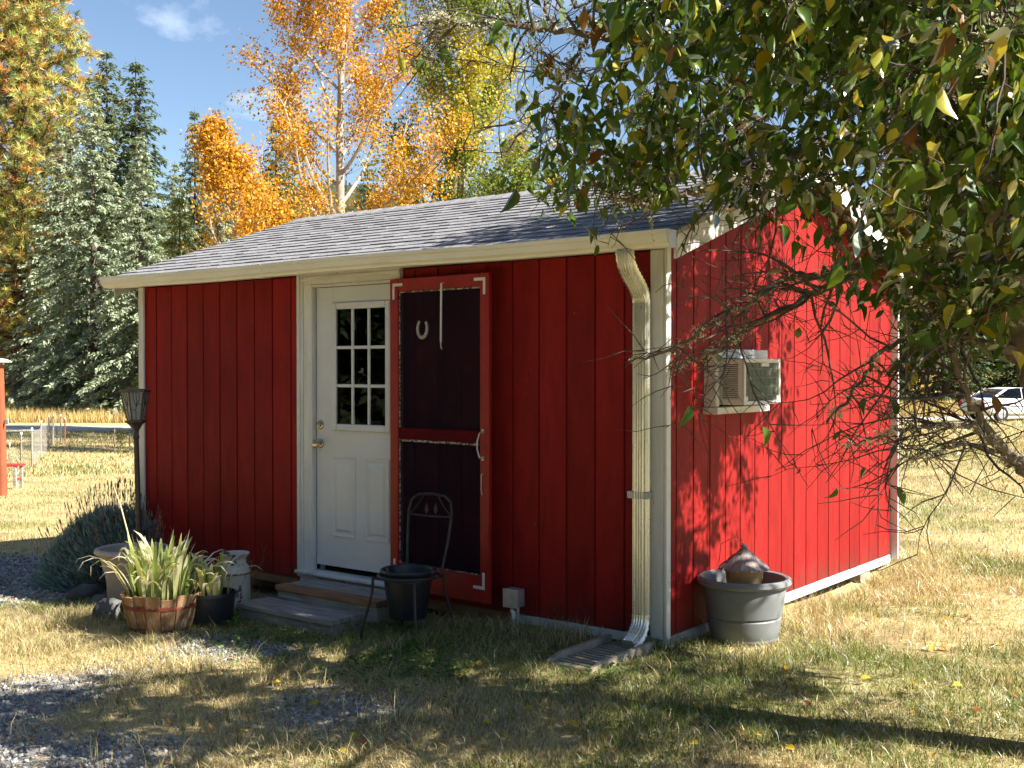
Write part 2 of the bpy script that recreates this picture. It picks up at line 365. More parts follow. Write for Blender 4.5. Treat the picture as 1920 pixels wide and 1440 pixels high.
def screenmat():
    m, N, L, P = nodes('insect_screen'); N.remove(P); out = [n for n in N if n.type == 'OUTPUT_MATERIAL'][0]
    t = N.new('ShaderNodeBsdfTransparent'); d = N.new('ShaderNodeBsdfDiffuse'); d.inputs[0].default_value = (.018, .014, .022, 1)
    mx = N.new('ShaderNodeMixShader'); tc = N.new('ShaderNodeTexCoord')
    rr = ramp(N, L, noise(N, L, tc.outputs['Object'], 3, 3), .3, .7, (.46,) * 3, (.62,) * 3); L.new(rr, mx.inputs[0]); L.new(t.outputs[0], mx.inputs[1]); L.new(d.outputs[0], mx.inputs[2]); L.new(mx.outputs[0], out.inputs[0]); return m
SCREEN = screenmat()
APPLELEAF = leafmat('apple_leaf', .42, .38, .38, (1.15, 1.1, .35))
ASPENLEAF = leafmat('aspen_leaf', .5, .10, .45, (1.1, .95, .4))
NEEDLE = leafmat('needles', .35, .3, .5)
GRASSM = leafmat('grass_blade', .35, .25, .5, (1.05, 1, .6))
IRISM = leafmat('iris_blade', .45, .35, .4, (1.1, 1.1, .5))
LICHEN = leafmat('lichen_tuft', .3, .0, .8, (1, 1, .8))
FERNY = leafmat('lavender_foliage', .2, .1, .7)

# ------------------------------------------------------------------ ground
FOOT = [(-5.0, .02, 0, 3.72)]
def gravel_w(x, y):
    n = (fbm(x * 1.3, y * 1.3, 21) - .5) * 1.6
    u = (x + 2.0) * .62 + (y + 3.35) * .0; v = (y + 3.35 + .10 * (x + 2.0)) * .95
    a = sstep(1.15, .55, np.hypot(u, v) + n)
    b = sstep(2.0, 1.1, np.hypot((x + 7.0) * .8, (y + .75) * 1.25) + n * .8)
    c = sstep(.5, .2, np.hypot((x + .75) * .8, y + 1.85) + n * .5)
    d = sstep(.45, .15, np.hypot((x + 2.1) * .6, y + 1.25) + n * .4)
    return np.clip(np.maximum(np.maximum(a, b), np.maximum(c, d) * .8), 0, 1)
def green_w(x, y):
    g = sstep(.50, .66, fbm(x * 1.1, y * 1.1, 41, 5))
    strip = np.exp(-((y + .75) / .55) ** 2) * sstep(-3.3, -1.8, x) * sstep(1.6, .3, x)
    east = np.exp(-((x - 1.0) / .9) ** 2 - ((y - .4) / 1.1) ** 2) * .7
    return np.clip(g * .75 + .8 * strip * sstep(.35, .6, fbm(x * 2.2, y * 2.2, 43, 4)) + east * sstep(.4, .62, fbm(x * 1.9, y * 1.9, 47, 4)), 0, 1)
STRAW = np.array((.44, .33, .135)); STRAW2 = np.array((.56, .46, .25)); GREEN = np.array((.115, .155, .035)); GREY = np.array((.30, .29, .275)); DIRT = np.array((.17, .125, .085))
ROADC = np.array((.47, .44, .40))
def road_d(x, y):
    """distance from the gravel road that passes behind the shed, square to the view"""
    D = (x - CN[0]) * VN[0] + (y - CN[1]) * VN[1]; r = (x - CN[0]) * RN[0] + (y - CN[1]) * RN[1]
    return D - (52 + .06 * r + 1.5 * np.sin(r * .07)), D, r
def build_ground():
    def axis(lo, hi, fine, far):
        a = list(np.arange(lo, hi + 1e-6, fine)); s = fine; x = hi
        while x < far: s *= 1.16; x += s; a.append(x)
        s = fine; x = lo; b = []
        while x > -far: s *= 1.16; x -= s; b.append(x)
        return np.array(b[::-1] + a)
    xs = axis(-9, 5, .11, 1800); ys = axis(-5, 6, .11, 1800)
    Xg, Yg = np.meshgrid(xs, ys); x = Xg.ravel(); y = Yg.ravel(); z = hgt(x, y)
    g = gravel_w(x, y)[:, None]; gr = green_w(x, y)[:, None]; d = sstep(.52, .7, fbm(x * 1.7, y * 1.7, 61, 4))[:, None]
    t = fbm(x * .9, y * .9, 71, 3)[:, None]
    c = STRAW * (1 - t) + STRAW2 * t; c = c * (1 - .55 * d) + DIRT * .55 * d; c = c * (1 - gr * .55) + GREEN * .55 * gr
    c = c * (1 - g) + GREY * g
    rd, D, r = road_d(x, y); far = sstep(60, 75, D)[:, None]
    c = c * (1 - far) + np.array((.50, .36, .10)) * far
    drive = (sstep(3.2, 2.0, np.abs(r + 22 + (D - 30) * .12)) * sstep(25, 30, D) * sstep(54, 50, D))[:, None]
    c = c * (1 - drive * .85) + ROADC * drive * .85
    nx, ny = len(xs), len(ys); i = np.arange((nx - 1) * (ny - 1)); a = (i // (nx - 1)) * nx + i % (nx - 1)
    F = np.stack([a, a + 1, a + nx + 1, a + nx], 1)
    me = np_mesh('ground', np.stack([x, y, z], 1), F, c, True)
    ob('ground', me, colmat('dry_lawn_soil', .95, 55, .45, .5), kind='structure')
    # road sheet following the ground
    rr = np.linspace(-140, 140, 281); pts = []
    for w, up in ((-2.9, -.15), (-2.0, .035), (-.7, .05), (.7, .05), (2.0, .035), (2.9, -.15)):
        D = 52 + .06 * rr + 1.5 * np.sin(rr * .07) + w + .25 * np.sin(rr * .9 + w)
        X = CN[0] + VN[0] * D + RN[0] * rr; Y = CN[1] + VN[1] * D + RN[1] * rr
        pts.append(np.stack([X, Y, hgt(X, Y) + up], 1))
    V = np.concatenate(pts); n = 281; F = []
    for k in range(5):
        a = np.arange(n - 1) + k * n; F.append(np.stack([a, a + 1, a + n + 1, a + n], 1))
    ob('gravel_road', np_mesh('gravel_road', V, np.concatenate(F), np.tile(ROADC, (len(V), 1)), True), colmat('road_gravel', .95, 30, .3, .4), kind='structure')
    # distant wooded hills
    def ridge(name, dist, amp, seed, base):
        a = np.linspace(-1.25, 1.25, 700); V = []; n = len(a)
        prof = base + amp * fbm(a * 3 + 9, a * 0 + seed, seed, 4) + 9 * fbm(a * 90, a * 0, seed + 3, 2)
        for k, (dd, hh) in enumerate(((0, 0), (60, .55), (120, .85), (180, 1.0), (420, .5))):
            ang = YAW + math.pi / 2 - a; X = CN[0] + (dist + dd) * np.cos(ang); Y = CN[1] + (dist + dd) * np.sin(ang)
            V.append(np.stack([X, Y, prof * hh + 12 * hh * (fbm(a * 60 + k * 3, a * 0 + k, seed + 5, 3) - .5) - 3], 1))
        V = np.concatenate(V); F = []
        for k in range(4):
            i = np.arange(n - 1) + k * n; F.append(np.stack([i, i + 1, i + n + 1, i + n], 1))
        me = np_mesh(name, V, np.concatenate(F), np.tile(np.array((.045, .065, .04)), (len(V), 1)), True)
        ob(name, me, colmat('wooded_hillside', 1, .06, .6, 0), kind='structure')
    ridge('hills', 700, 60, 5, 95)
build_ground()

# ------------------------------------------------------------------ the shed
W, DEP = 4.937, 3.658          # 16 x 12 ft
ZS, GRV = .0094, .2032
def roof_z(y):                 # top of the roof deck
    return 2.265 + .339 * (y + .16) if y <= DEP / 2 else 2.265 + .339 * (DEP + .16 - y)
shed = thing('shed', 'red wooden garden shed with grey shingle roof and white trim', 'shed', (0, 0, 0))
def build_shed():
    # walls: recessed backing with a board proud of it for every plank between the grooves
    BACK = .011
    def wall(axis, fixed, out, lo, hi, first, gable, holes=()):
        b = MB()
        def top(u): return (roof_z(u) - .05) if gable else 2.185
        # backing as strips around the holes
        cuts = sorted({lo, hi, *[h[0] for h in holes], *[h[1] for h in holes], *([DEP / 2] if gable else [])})
        for a0, a1 in zip(cuts, cuts[1:]):
            spans = [(ZS + .01, None)]
            for h in holes:
                if h[0] <= a0 + 1e-6 and h[1] >= a1 - 1e-6: spans = [(ZS + .01, h[2]), (h[3], None)]
            for z0, z1 in spans:
                if z1 is not None and z1 - z0 < .02: continue
                t0 = top(a0) if z1 is None else z1; t1 = top(a1) if z1 is None else z1
                i0, i1 = fixed - out * .09, fixed - out * BACK
                poly = [(a0, z0), (a1, z0), (a1, t1), (a0, t0)]
                vs = []
                for f in (i0, i1):
                    for (u, z) in poly: vs.append((u, f, z) if axis == 0 else (f, u, z))
                b.add(vs, [[0, 1, 2, 3], [4, 5, 6, 7], [0, 1, 5, 4], [1, 2, 6, 5], [2, 3, 7, 6], [3, 0, 4, 7]])
        w = ob('wall', b, RED, shed, smooth=None)
        edges = [lo]; u = first
        while u < hi - .01: edges.append(u); u += GRV
        edges.append(hi); g = .0055
        for a0, a1 in zip(edges, edges[1:]):
            segs = [(a0 + g, a1 - g, ZS, None)]
            for h in holes:
                ns = []
                for (s0, s1, z0, z1) in segs:
                    if h[1] <= s0 or h[0] >= s1: ns.append((s0, s1, z0, z1)); continue
                    if h[0] > s0 + .004: ns.append((s0, h[0], z0, z1))
                    if h[1] < s1 - .004: ns.append((h[1], s1, z0, z1))
                    m0, m1 = max(s0, h[0]), min(s1, h[1])
                    if h[2] > z0 + .03: ns.append((m0, m1, z0, h[2]))
                    ns.append((m0, m1, h[3], z1))
                segs = ns
            for (s0, s1, z0, z1) in segs:
                if s1 - s0 < .012: continue
                mid = (s0 + s1) / 2; off = random.uniform(-.0012, .0012)
                t0 = (top(s0) - .002) if z1 is None else z1; t1 = (top(s1) - .002) if z1 is None else z1
                if t0 - z0 < .03: continue
                f0, f1 = fixed - out * (BACK - .001), fixed + out * off; c = .003
                pts = [(s0, z0), (s1, z0), (s1, t1), (s0, t0)]
                if gable and s0 < DEP / 2 < s1 and z1 is None: pts = [(s0, z0), (s1, z0), (s1, t1), (DEP / 2, top(DEP / 2) - .002), (s0, t0)]
                ins = [(min(max(p[0], s0 + c), s1 - c), p[1]) for p in pts]
                vs = [(p[0] - mid, f0 - fixed, p[1]) for p in pts] + [(p[0] - mid, f1 - out * c - fixed, p[1]) for p in pts] + [(p[0] - mid, f1 - fixed, p[1]) for p in ins]
                if axis == 1: vs = [(q[1], q[0], q[2]) for q in vs]
                n = len(pts); fs = [list(range(n)), list(range(2 * n, 3 * n))]
                for r_ in (0, 1):
                    for i in range(n): fs.append([r_ * n + i, r_ * n + (i + 1) % n, (r_ + 1) * n + (i + 1) % n, (r_ + 1) * n + i])
                ob('siding_board', MB().add(vs, fs), RED, w, smooth=None, loc=(mid, fixed, 0) if axis == 0 else (fixed, mid, 0))
        return w
    DX0, DX1, DZ0, DZ1 = -2.94, -2.02, .03, 2.13
    wall(0, 0, -1, -W, 0, -W + .05 + (W - .05 - .268) % GRV, False, [(DX0, DX1, ZS - .02, DZ1)])
    AY0, AY1, AZ0, AZ1 = .505, 1.10, 1.29, 1.605
    wall(1, 0, 1, 0.0, DEP, .329 - GRV, True, [(AY0, AY1, AZ0, AZ1)])
    BW = on_plane(646, 660, 1, DEP)   # the window in the back wall that shows through the door glass
    wall(0, DEP, 1, -W, 0, -W + .15, False, [(BW.x - .32, BW.x + .32, BW.z - .38, BW.z + .45)])
    wall(1, -W, -1, 0.0, DEP, .13, True)
    bwf = MB(); x0, x1, z0, z1 = BW.x - .32, BW.x + .32, BW.z - .38, BW.z + .45
    for lo_, hi_ in (((x0 - .06, DEP - .10, z0 - .06), (x0 + .02, DEP + .03, z1 + .06)), ((x1 - .02, DEP - .10, z0 - .06), (x1 + .06, DEP + .03, z1 + .06)), ((x0 + .022, DEP - .10, z1 - .02), (x1 - .022, DEP + .03, z1 + .06)), ((x0 + .022, DEP - .10, z0 - .06), (x1 - .022, DEP + .03, z0 + .02)), ((x0 + .022, DEP - .05, BW.z), (x1 - .022, DEP - .01, BW.z + .035))): bwf.box(lo_, hi_)
    bw = ob('back_window', bwf, WHITE, shed)
    ob('pane', MB().box((x0 + .01, DEP - .034, z0 + .01), (x1 - .01, DEP - .030, BW.z), .0005), GLASS, bw)
    ob('pane', MB().box((x0 + .01, DEP - .034, BW.z + .037), (x1 - .01, DEP - .030, z1 - .01), .0005), GLASS, bw)
    # floor and ceiling inside
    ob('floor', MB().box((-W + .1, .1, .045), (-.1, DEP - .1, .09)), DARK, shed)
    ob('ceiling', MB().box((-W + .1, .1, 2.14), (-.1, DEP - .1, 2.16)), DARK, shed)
    # skirt boards, skids
    sk = -.048
    for lo_, hi_, m in (((-1.03, -.004, sk), (-.035, .022, ZS - .004), WHITEX), ((-W + .02, .010, sk - .01), (-1.034, .032, ZS - .004), BROWNWOOD), ((-.022, -.004, sk - .012), (.004, DEP - .005, ZS - .004), WHITEY), ((-W + .02, DEP - .022, sk), (-.035, DEP + .004, ZS - .004), WHITEX), ((-W - .004, .03, sk), (-W + .018, DEP - .03, ZS - .004), WHITEY)):
        ob('skirt_board', MB().box(lo_, hi_), m, shed)
    for y in (.35, DEP / 2, DEP - .35): ob('skid', MB().box((-W + .12, y - .05, -.32), (-.14, y + .05, sk - .002)), OLDWOOD, shed)
    for x, y in ((-.1, DEP - .52), (-.1, .4), (-2.4, .3), (-4.8, .3), (-4.8, DEP - .5)): ob('foundation_block', MB().box((x - .1, y - .1, -.45), (x + .09, y + .1, -.06), .008), CONC, shed)
    # corner boards (one on each face of a corner)
    def cb(lo_, hi_): ob('corner_board', MB().box(lo_, hi_, .004), WHITE, shed)
    t = .019
    cb((-.088, -t - .001, -.002), (.0, -.001, 2.19)); cb((.0015, -t - .001, -.002), (.0015 + t, .030, 2.23))
    cb((-W - t, -t - .001, -.02), (-W + .052, -.001, 2.19)); cb((-W - t, .0, -.02), (-W - .001, .085, 2.23))
    cb((-.085, DEP + .001, -.03), (.06, DEP + .02, 2.19)); cb((-W - t, DEP + .001, -.03), (-W + .085, DEP + .02, 2.19))
    # roof deck
    XL, XR, YE = -5.085, .165, -.16
    deck = MB()
    def slab(ya, yb, z_a, z_b, th, x0, x1):
        deck.add([(x, y, z - d) for x in (x0, x1) for d in (0, th) for (y, z) in ((ya, z_a), (yb, z_b))], [[0, 1, 3, 2], [4, 5, 7, 6], [0, 1, 5, 4], [2, 3, 7, 6], [0, 2, 6, 4], [1, 3, 7, 5]])
    zr = roof_z(DEP / 2)
    slab(YE, DEP / 2, roof_z(YE), zr, .022, XL, XR); slab(DEP / 2, DEP - YE, zr, roof_z(YE), .022, XL, XR)
    roof = ob('roof', deck, OLDWOOD, shed, smooth=None)
    # shingle strips: laminated, each a piece of its own
    SL = math.hypot(DEP / 2 - YE, zr - roof_z(YE)); PIT = math.atan(.339); EXP = .128; ncourse = int(SL / EXP) + 1
    def strip_mesh(L_, seed):
        r = random.Random(seed); m = MB(); x = 0
        while x < L_ - 1e-4:
            w = min(r.uniform(.09, .2), L_ - x)
            if L_ - x - w < .05: w = L_ - x
            th = .0105 + r.choice((0, .003)); y0 = r.uniform(-.0035, .0025)
            vs = [(x, y0, .001), (x + w, y0, .001), (x + w, EXP + .03, .001), (x, EXP + .03, .001), (x, y0 + .001, th), (x + w, y0 + .001, th), (x + w, EXP + .03, .003), (x, EXP + .03, .003)]
            m.add(vs, [[0, 1, 2, 3], [4, 5, 6, 7], [0, 1, 5, 4], [1, 2, 6, 5], [2, 3, 7, 6], [3, 0, 4, 7]]); x += w
        return m
    cache = {}
    def place_strip(L_, s_, front, x):
        key = (round(L_, 2), s_)
        if key not in cache:
            me = strip_mesh(L_, hash(key) % 9999 + s_).mesh('shingle'); me.materials.append(SHINGLE); cache[key] = me
        return cache[key]
    for front in (1, 0):
        for c in range(ncourse):
            u = c * EXP - .018; offx = (0, .36, .68, .2, .52)[c % 5]; x = XL - .012; xe = XR + .012; first = True
            while x < xe - 1e-4:
                L_ = (1.0 - offx) if first else 1.0
                first = False
                L_ = min(L_, xe - x)
                if xe - x - L_ < .06: L_ = xe - x
                u_top = min(1.0, (SL - .004 - u) / (EXP + .03))
                if u_top < .25: x += L_ + .0015; continue
                me = place_strip(round(L_, 2), random.randrange(4), front, x)
                y = YE + u * math.cos(PIT); z = roof_z(YE) + u * math.sin(PIT) + .0035 + (c % 2) * .0006
                if front: o = ob('shingle', me, SHINGLE, roof, loc=(x, y, z), rot=(PIT, 0, random.uniform(-.001, .001))); o.scale.y = u_top
                else: o = ob('shingle', me, SHINGLE, roof, loc=(x + L_, DEP - y, z), rot=(PIT, 0, math.pi)); o.scale.y = u_top
                x += L_ + .0015
    x = XL - .01; cap = MB()
    cap.add([(0, -.13, -.044), (.2, -.13, -.044), (.2, 0, .012), (0, 0, .008), (.2, .13, -.044), (0, .13, -.044), (0, -.13, -.050), (.2, -.13, -.050), (.2, .13, -.05), (0, .13, -.05)],
            [[0, 1, 2, 3], [3, 2, 4, 5], [0, 1, 7, 6], [5, 4, 8, 9], [1, 2, 4, 8, 7], [0, 3, 5, 9, 6]])
    cme = cap.mesh('ridge_cap_shingle'); 
    while x < XR: 
        ob('ridge_cap_shingle', cme, SHINGLE, roof, loc=(x, DEP / 2, zr + .014), rot=(0, -.012, 0)); x += .185
    # rake boards, fascia, soffit
    def rake(x0, x1, m=WHITEY):
        for y0, y1 in ((YE - .002, DEP / 2), (DEP / 2, DEP - YE + .002)):
            a, b = roof_z(y0) - .024, roof_z(y1) - .024; h = .125
            vs = [(x, y, z) for x in (x0, x1) for (y, z) in ((y0, a - h), (y1, b - h), (y1, b), (y0, a))]
            ob('rake_board', MB().add(vs, [[0, 1, 2, 3], [4, 5, 6, 7], [0, 1, 5, 4], [1, 2, 6, 5], [2, 3, 7, 6], [3, 0, 4, 7]]), m, shed, smooth=None)
    rake(XR - .022, XR - .002); rake(XL + .002, XL + .022)
    for y0, y1, m in ((YE + .004, YE + .024, WHITEX), (DEP - YE - .024, DEP - YE - .004, WHITEX)):
        ob('fascia', MB().box((XL + .024, y0, 2.178), (XR - .024, y1, 2.242)), m, shed)
    ob('soffit', MB().box((XL + .024, YE + .026, 2.19), (XR - .024, -.024, 2.20)), WHITEX, shed)
    for x in (XR - .024, XL + .024):   # rake soffits follow the slope inside the rake boards
        pass
    # drip edge
    ob('drip_edge', MB().add([(XL - .014, YE - .004, 2.268), (XR + .014, YE - .004, 2.268), (XR + .014, YE - .022, 2.262), (XL - .014, YE - .022, 2.262), (XL - .014, YE - .024, 2.225), (XR + .014, YE - .024, 2.225)], [[0, 1, 2, 3], [3, 2, 5, 4]]), STEEL, roof, smooth=None)
    # gutter: K-profile channel
    GY = YE - .026
    prof = [(GY, 2.262), (GY, 2.172), (GY - .066, 2.172), (GY - .070, 2.186), (GY - .088, 2.200), (GY - .092, 2.232), (GY - .102, 2.240), (GY - .102, 2.262), (GY - .094, 2.262)]
    inner = [(GY - .003, 2.262), (GY - .003, 2.175), (GY - .063, 2.175), (GY - .067, 2.188), (GY - .085, 2.202), (GY - .089, 2.235), (GY - .099, 2.243), (GY - .099, 2.259), (GY - .094, 2.259)]
    def channel(x0, x1, grow=0):
        m = MB(); ring = prof + inner[::-1]; rings = []
        n = max(2, int((x1 - x0) / .5)) if grow == 0 else 2
        for i in range(n + 1):
            x = x0 + (x1 - x0) * i / n; sag = .006 * math.sin(x * 2.1) if grow == 0 else .006 * math.sin(x * 2.1)
            rings.append([(x, y + (grow if k >= 9 else -grow) * (0 if k in (0, 17) else 1) * (1 if k < 9 else -.2), z + sag + (-grow if z < 2.18 and k < 9 else 0)) for k, (y, z) in enumerate(ring)])
        return m.loft(rings)
    gut = ob('gutter', channel(XL - .012, XR + .006), GUTTER, shed, smooth=R(25))
    for px in (480, 1152):
        x = on_plane(px, 480, 1, GY - .1).x; ob('gutter_seam', channel(x - .05, x + .05, .003), GUTTER, gut, smooth=R(25))
    for x0 in (XL - .014, XR + .005):
        ob('gutter_end_cap', MB().prism([(p[0] - (.002 if p[0] < GY else -.001), p[1] + (.002 if p[1] > 2.2 else -.002)) for p in prof[:8]], 0, x0, x0 + .004), STEEL, gut, smooth=None)
    for k in range(8):
        x = XL + .3 + k * .66; ob('gutter_spike', MB().tube([(x, GY - .1, 2.256), (x, GY + .01, 2.256)], .004, 6), STEEL, gut)
    # downspout: ribbed rectangular pipe with crimped elbows
    def section(c, tan, hw=.041, hd=.033, sc_=1.0):
        tan = Vector(tan).normalized(); X = Vector((1, 0, 0)); Yv = tan.cross(X) * -1; pts = []
        n = 40
        for k in range(n):
            a = k / n * 4; s_ = int(a); f = a - s_
            if s_ == 0: p = (-hw + 2 * hw * f, -hd)
            elif s_ == 1: p = (hw, -hd + 2 * hd * f)
            elif s_ == 2: p = (hw - 2 * hw * f, hd)
            else: p = (-hw, hd - 2 * hd * f)
            rib = .0048 * math.cos(f * 2 * math.pi * (5 if s_ % 2 == 0 else 3)) if .04 < f < .96 else -.002
            nrm = ((0, -1), (1, 0), (0, 1), (-1, 0))[s_]; p = (p[0] + nrm[0] * rib, p[1] + nrm[1] * rib)
            pts.append(Vector(c) + (X * p[0] + Yv * p[1]) * sc_)
        return pts
    def pipe(path, crimp=False):
        path = [Vector(p) for p in path]; rings = []
        for i, p in enumerate(path):
            t_ = path[min(i + 1, len(path) - 1)] - path[max(i - 1, 0)]
            rings.append(section(p, t_, sc_=(1 + (.045 if i % 2 else -.03)) if crimp else 1))
        return MB().loft(rings)
    dx = -.120; wy = -.056
    def curve(pts, n=14):
        out = []
        for i in range(n + 1):
            t_ = i / n; P = [Vector(p) for p in pts]
            while len(P) > 1: P = [P[j].lerp(P[j + 1], t_) for j in range(len(P) - 1)]
            out.append(P[0])
        return out
    ds = ob('downspout', pipe([(dx, wy, 1.90), (dx, wy, 1.4), (dx, wy, .9), (dx, wy, .5), (dx, wy, .13)]), SPOUT, shed, smooth=R(28))
    ob('elbow', pipe(curve([(dx, GY - .05, 2.175), (dx, GY - .05, 2.06), (dx, wy - .1, 2.02), (dx, wy, 1.97), (dx, wy, 1.89)], 24), True), SPOUT, ds, smooth=R(60))
    ob('elbow', pipe(curve([(dx, wy, .14), (dx, wy, .06), (dx, wy - .04, .015), (dx, wy - .14, -.015)], 14), True), SPOUT, ds, smooth=R(60))
    ob('strap', MB().box((dx - .075, wy - .036, .79), (dx + .05, wy - .032, .83), .001).box((dx + .048, wy - .036, .79), (dx + .052, -.022, .83), .001).box((dx - .075, wy - .036, .79), (dx - .071, -.003, .83), .001), STEEL, ds)
    # door casing
    t0 = -.034
    cas = MB(); cas.box((-3.015, t0, .028), (-2.945, .0, 2.195)); cas.box((-2.998, t0 - .009, .030), (-2.972, t0 + .002, 2.19))
    ob('door_casing', cas, WHITE, shed)
    cas = MB(); cas.box((-2.943, t0, 2.120), (-1.998, 0, 2.195)); cas.box((-2.962, t0 - .009, 2.150), (-2.0, t0 + .002, 2.178))
    ob('door_casing', cas, WHITEX, shed)
    ob('door_casing', MB().box((-2.068, t0, .028), (-1.998, 0, 2.118)), WHITE, shed)
    ob('door_jamb', MB().box((-2.944, t0 + .004, .06), (-2.858, .10, 2.119)), WHITE, shed)
    ob('door_jamb', MB().box((-2.856, t0 + .006, 2.098), (-2.07, .10, 2.119)), WHITEX, shed)
    th = ob('threshold', MB().box((-2.99, -.085, .058), (-2.03, .05, .084), .006), WHITEX, shed)
    ob('riser_board', MB().box((-2.97, -.045, -.02), (-2.05, -.012, .056), .004), WHITEX, th)
    # door leaf with nine panes
    d0, d1, z0, z1 = -2.848, -2.072, .128, 2.094; yf, yb = .008, .050
    door = MB(); gx0, gx1, gz0, gz1 = -2.672, -2.128, 1.100, 1.972
    for lo_, hi_ in (((d0, yf, z0), (gx0, yb, z1)), ((gx1, yf, z0), (d1, yb, z1)), ((gx0, yf, gz1), (gx1, yb, z1)), ((gx0, yf, z0), (gx1, yb, gz0))):
        door.box(lo_, hi_, .0008)
    leaf = ob('door', door, DOORW, shed)
    fr = MB(); e = .036
    for lo_, hi_ in (((gx0 - .012, yf - .016, gz0 - .012), (gx0 + e, yf - .0005, gz1 + .012)), ((gx1 - e, yf - .016, gz0 - .012), (gx1 + .012, yf - .0005, gz1 + .012)), ((gx0 + e, yf - .016, gz1 - e), (gx1 - e, yf - .0005, gz1 + .012)), ((gx0 + e, yf - .016, gz0 - .012), (gx1 - e, yf - .0005, gz0 + e))):
        fr.box(lo_, hi_, .006)
    ob('light_frame', fr, DOORW, leaf)
    ix0, ix1, iz0, iz1 = gx0 + e, gx1 - e, gz0 + e, gz1 - e; mw = .011
    xs = [ix0 + (ix1 - ix0) * k / 3 for k in range(4)]; zs = [iz0 + (iz1 - iz0) * k / 3 for k in range(4)]
    for k in (1, 2): ob('muntin', MB().box((xs[k] - mw, yf - .012, iz0), (xs[k] + mw, yf + .004, iz1), .004), DOORW, leaf)
    for k in (1, 2):
        for j in range(3): ob('muntin', MB().box((xs[j] + (mw if j else 0), yf - .0115, zs[k] - mw), (xs[j + 1] - (mw if j < 2 else 0), yf + .0035, zs[k] + mw), .004), DOORW, leaf)
    for i in range(3):
        for j in range(3): ob('pane', MB().box((xs[i] - .004, yf + .010, zs[j] - .004), (xs[i + 1] + .004 - .009, yf + .013, zs[j + 1] + .004 - .009), .0005), GLASS, leaf)
    for x0 in (-2.69, -2.365):          # two raised panels below the glass
        x1 = x0 + .235; a, b_ = .34, .905; pm = MB()
        def ringz(i, y): return [(x0 + i, y, a + i), (x1 - i, y, a + i), (x1 - i, y, b_ - i), (x0 + i, y, b_ - i)]
        pm.loft([ringz(0, yf + .0002), ringz(.003, yf - .009), ringz(.013, yf - .009), ringz(.020, yf - .0008), ringz(.036, yf - .0008), ringz(.054, yf - .010)], cap=False)
        n_ = len(pm.v); pm.f.append((n_ - 4, n_ - 3, n_ - 2, n_ - 1)); ob('door_panel', pm, DOORW, leaf, smooth=R(20))
    kx = -2.806
    def rosette(z, ball):
        p = [(.0, .001), (.031, .001), (.032, .006), (.026, .011), (.012, .013)]
        p += [(.011, .034), (.022, .038), (.028, .050), (.027, .062), (.018, .068), (.0, .069)] if ball else [(.018, .018), (.017, .026), (.0, .027)]
        m = MB().lathe([(max(r_, .0004), h_) for r_, h_ in p], 20); m.v = [(x + kx, yf - zz, y + z) for (x, y, zz) in m.v]; return m
    ob('door_knob', rosette(.99, True), BRASS, leaf); ob('deadbolt', rosette(1.122, False), BRASS, leaf)
    ob('weatherstrip', MB().box((-2.857, .012, .09), (-2.850, .045, 2.094)), BLACKPOT, leaf)
    # screen door, swung back almost flat on the wall
    S = bpy.data.objects.new('screen_door', None); C.objects.link(S); S.parent = shed; S.location = (-2.03, -.066, .075); S.rotation_euler = (0, 0, R(-3.5))
    w, h, t_ = .885, 2.035, .028
    def sp(name, lo_, hi_, m): return ob(name, MB().box(lo_, hi_, .003), m, S)
    sp('stile', (0, -t_, 0), (.075, 0, h), REDTRIM); sp('stile', (w - .075, -t_, 0), (w, 0, h), REDTRIM)
    sp('rail', (.0755, -t_ + .001, h - .08), (w - .0755, -.001, h), REDTRIM); sp('rail', (.0755, -t_ + .001, 0), (w - .0755, -.001, .165), REDTRIM)
    sp('rail', (.0755, -t_ + .006, .985), (w - .0755, -.003, 1.06), REDDARK)
    for z0_, z1_ in ((.166, .984), (1.061, h - .081)): sp('screen', (.076, -.008, z0_), (w - .076, -.0065, z1_), SCREEN)
    for lo_, hi_ in (((.076, -.018, .166), (.084, -.009, .984)), ((w - .084, -.018, .166), (w - .076, -.009, .984)), ((.085, -.018, .166), (w - .085, -.009, .174)), ((.085, -.0265, .970), (w - .085, -.021, .984)), ((.076, -.018, 1.061), (.084, -.009, h - .081)), ((w - .084, -.018, 1.061), (w - .076, -.009, h - .081)), ((.085, -.018, h - .092), (w - .085, -.009, h - .081))):
        sp('screen_bead', lo_, hi_, PEEL)
    for cx, cz, sx, sz in ((.028, h - .028, 1, -1), (w - .028, h - .028, -1, -1), (.034, .085, 1, 1), (w - .034, .085, -1, 1)):
        m = MB(); y0_, y1_ = -t_ - .0035, -t_ - .0005
        m.box((min(cx, cx + sx * .095), y0_, min(cz, cz + sz * .019)), (max(cx, cx + sx * .095), y1_, max(cz, cz + sz * .019)), .0008)
        m.box((min(cx, cx + sx * .019), y0_, min(cz + sz * .0192, cz + sz * .105)), (max(cx, cx + sx * .019), y1_, max(cz + sz * .0192, cz + sz * .105)), .0008)
        ob('corner_bracket', m, PVC, S)
    ob('spring_bar', MB().tube([(.50, -.05, h - .05), (.502, -.055, h - .25), (.497, -.052, h - .42)], .0065, 8).tube([(.497, -.052, h - .42), (.495, -.05, h - .45), (.505, -.05, h - .465)], .003, 6).tube([(.50, -.05, h - .05), (.50, -.02, h - .045)], .004, 6), PVC, S)
    ob('pull_handle', MB().tube([(w - .05, -t_, 1.06), (w - .05, -t_ - .03, 1.05), (w - .065, -t_ - .035, 1.0), (w - .065, -t_ - .035, .95), (w - .05, -t_ - .03, .90), (w - .05, -t_, .895)], .005, 8).box((w - .06, -t_ - .003, 1.05), (w - .04, -t_ - .0005, 1.075), .001).box((w - .06, -t_ - .003, .88), (w - .04, -t_ - .0005, .905), .001), STEEL, S)
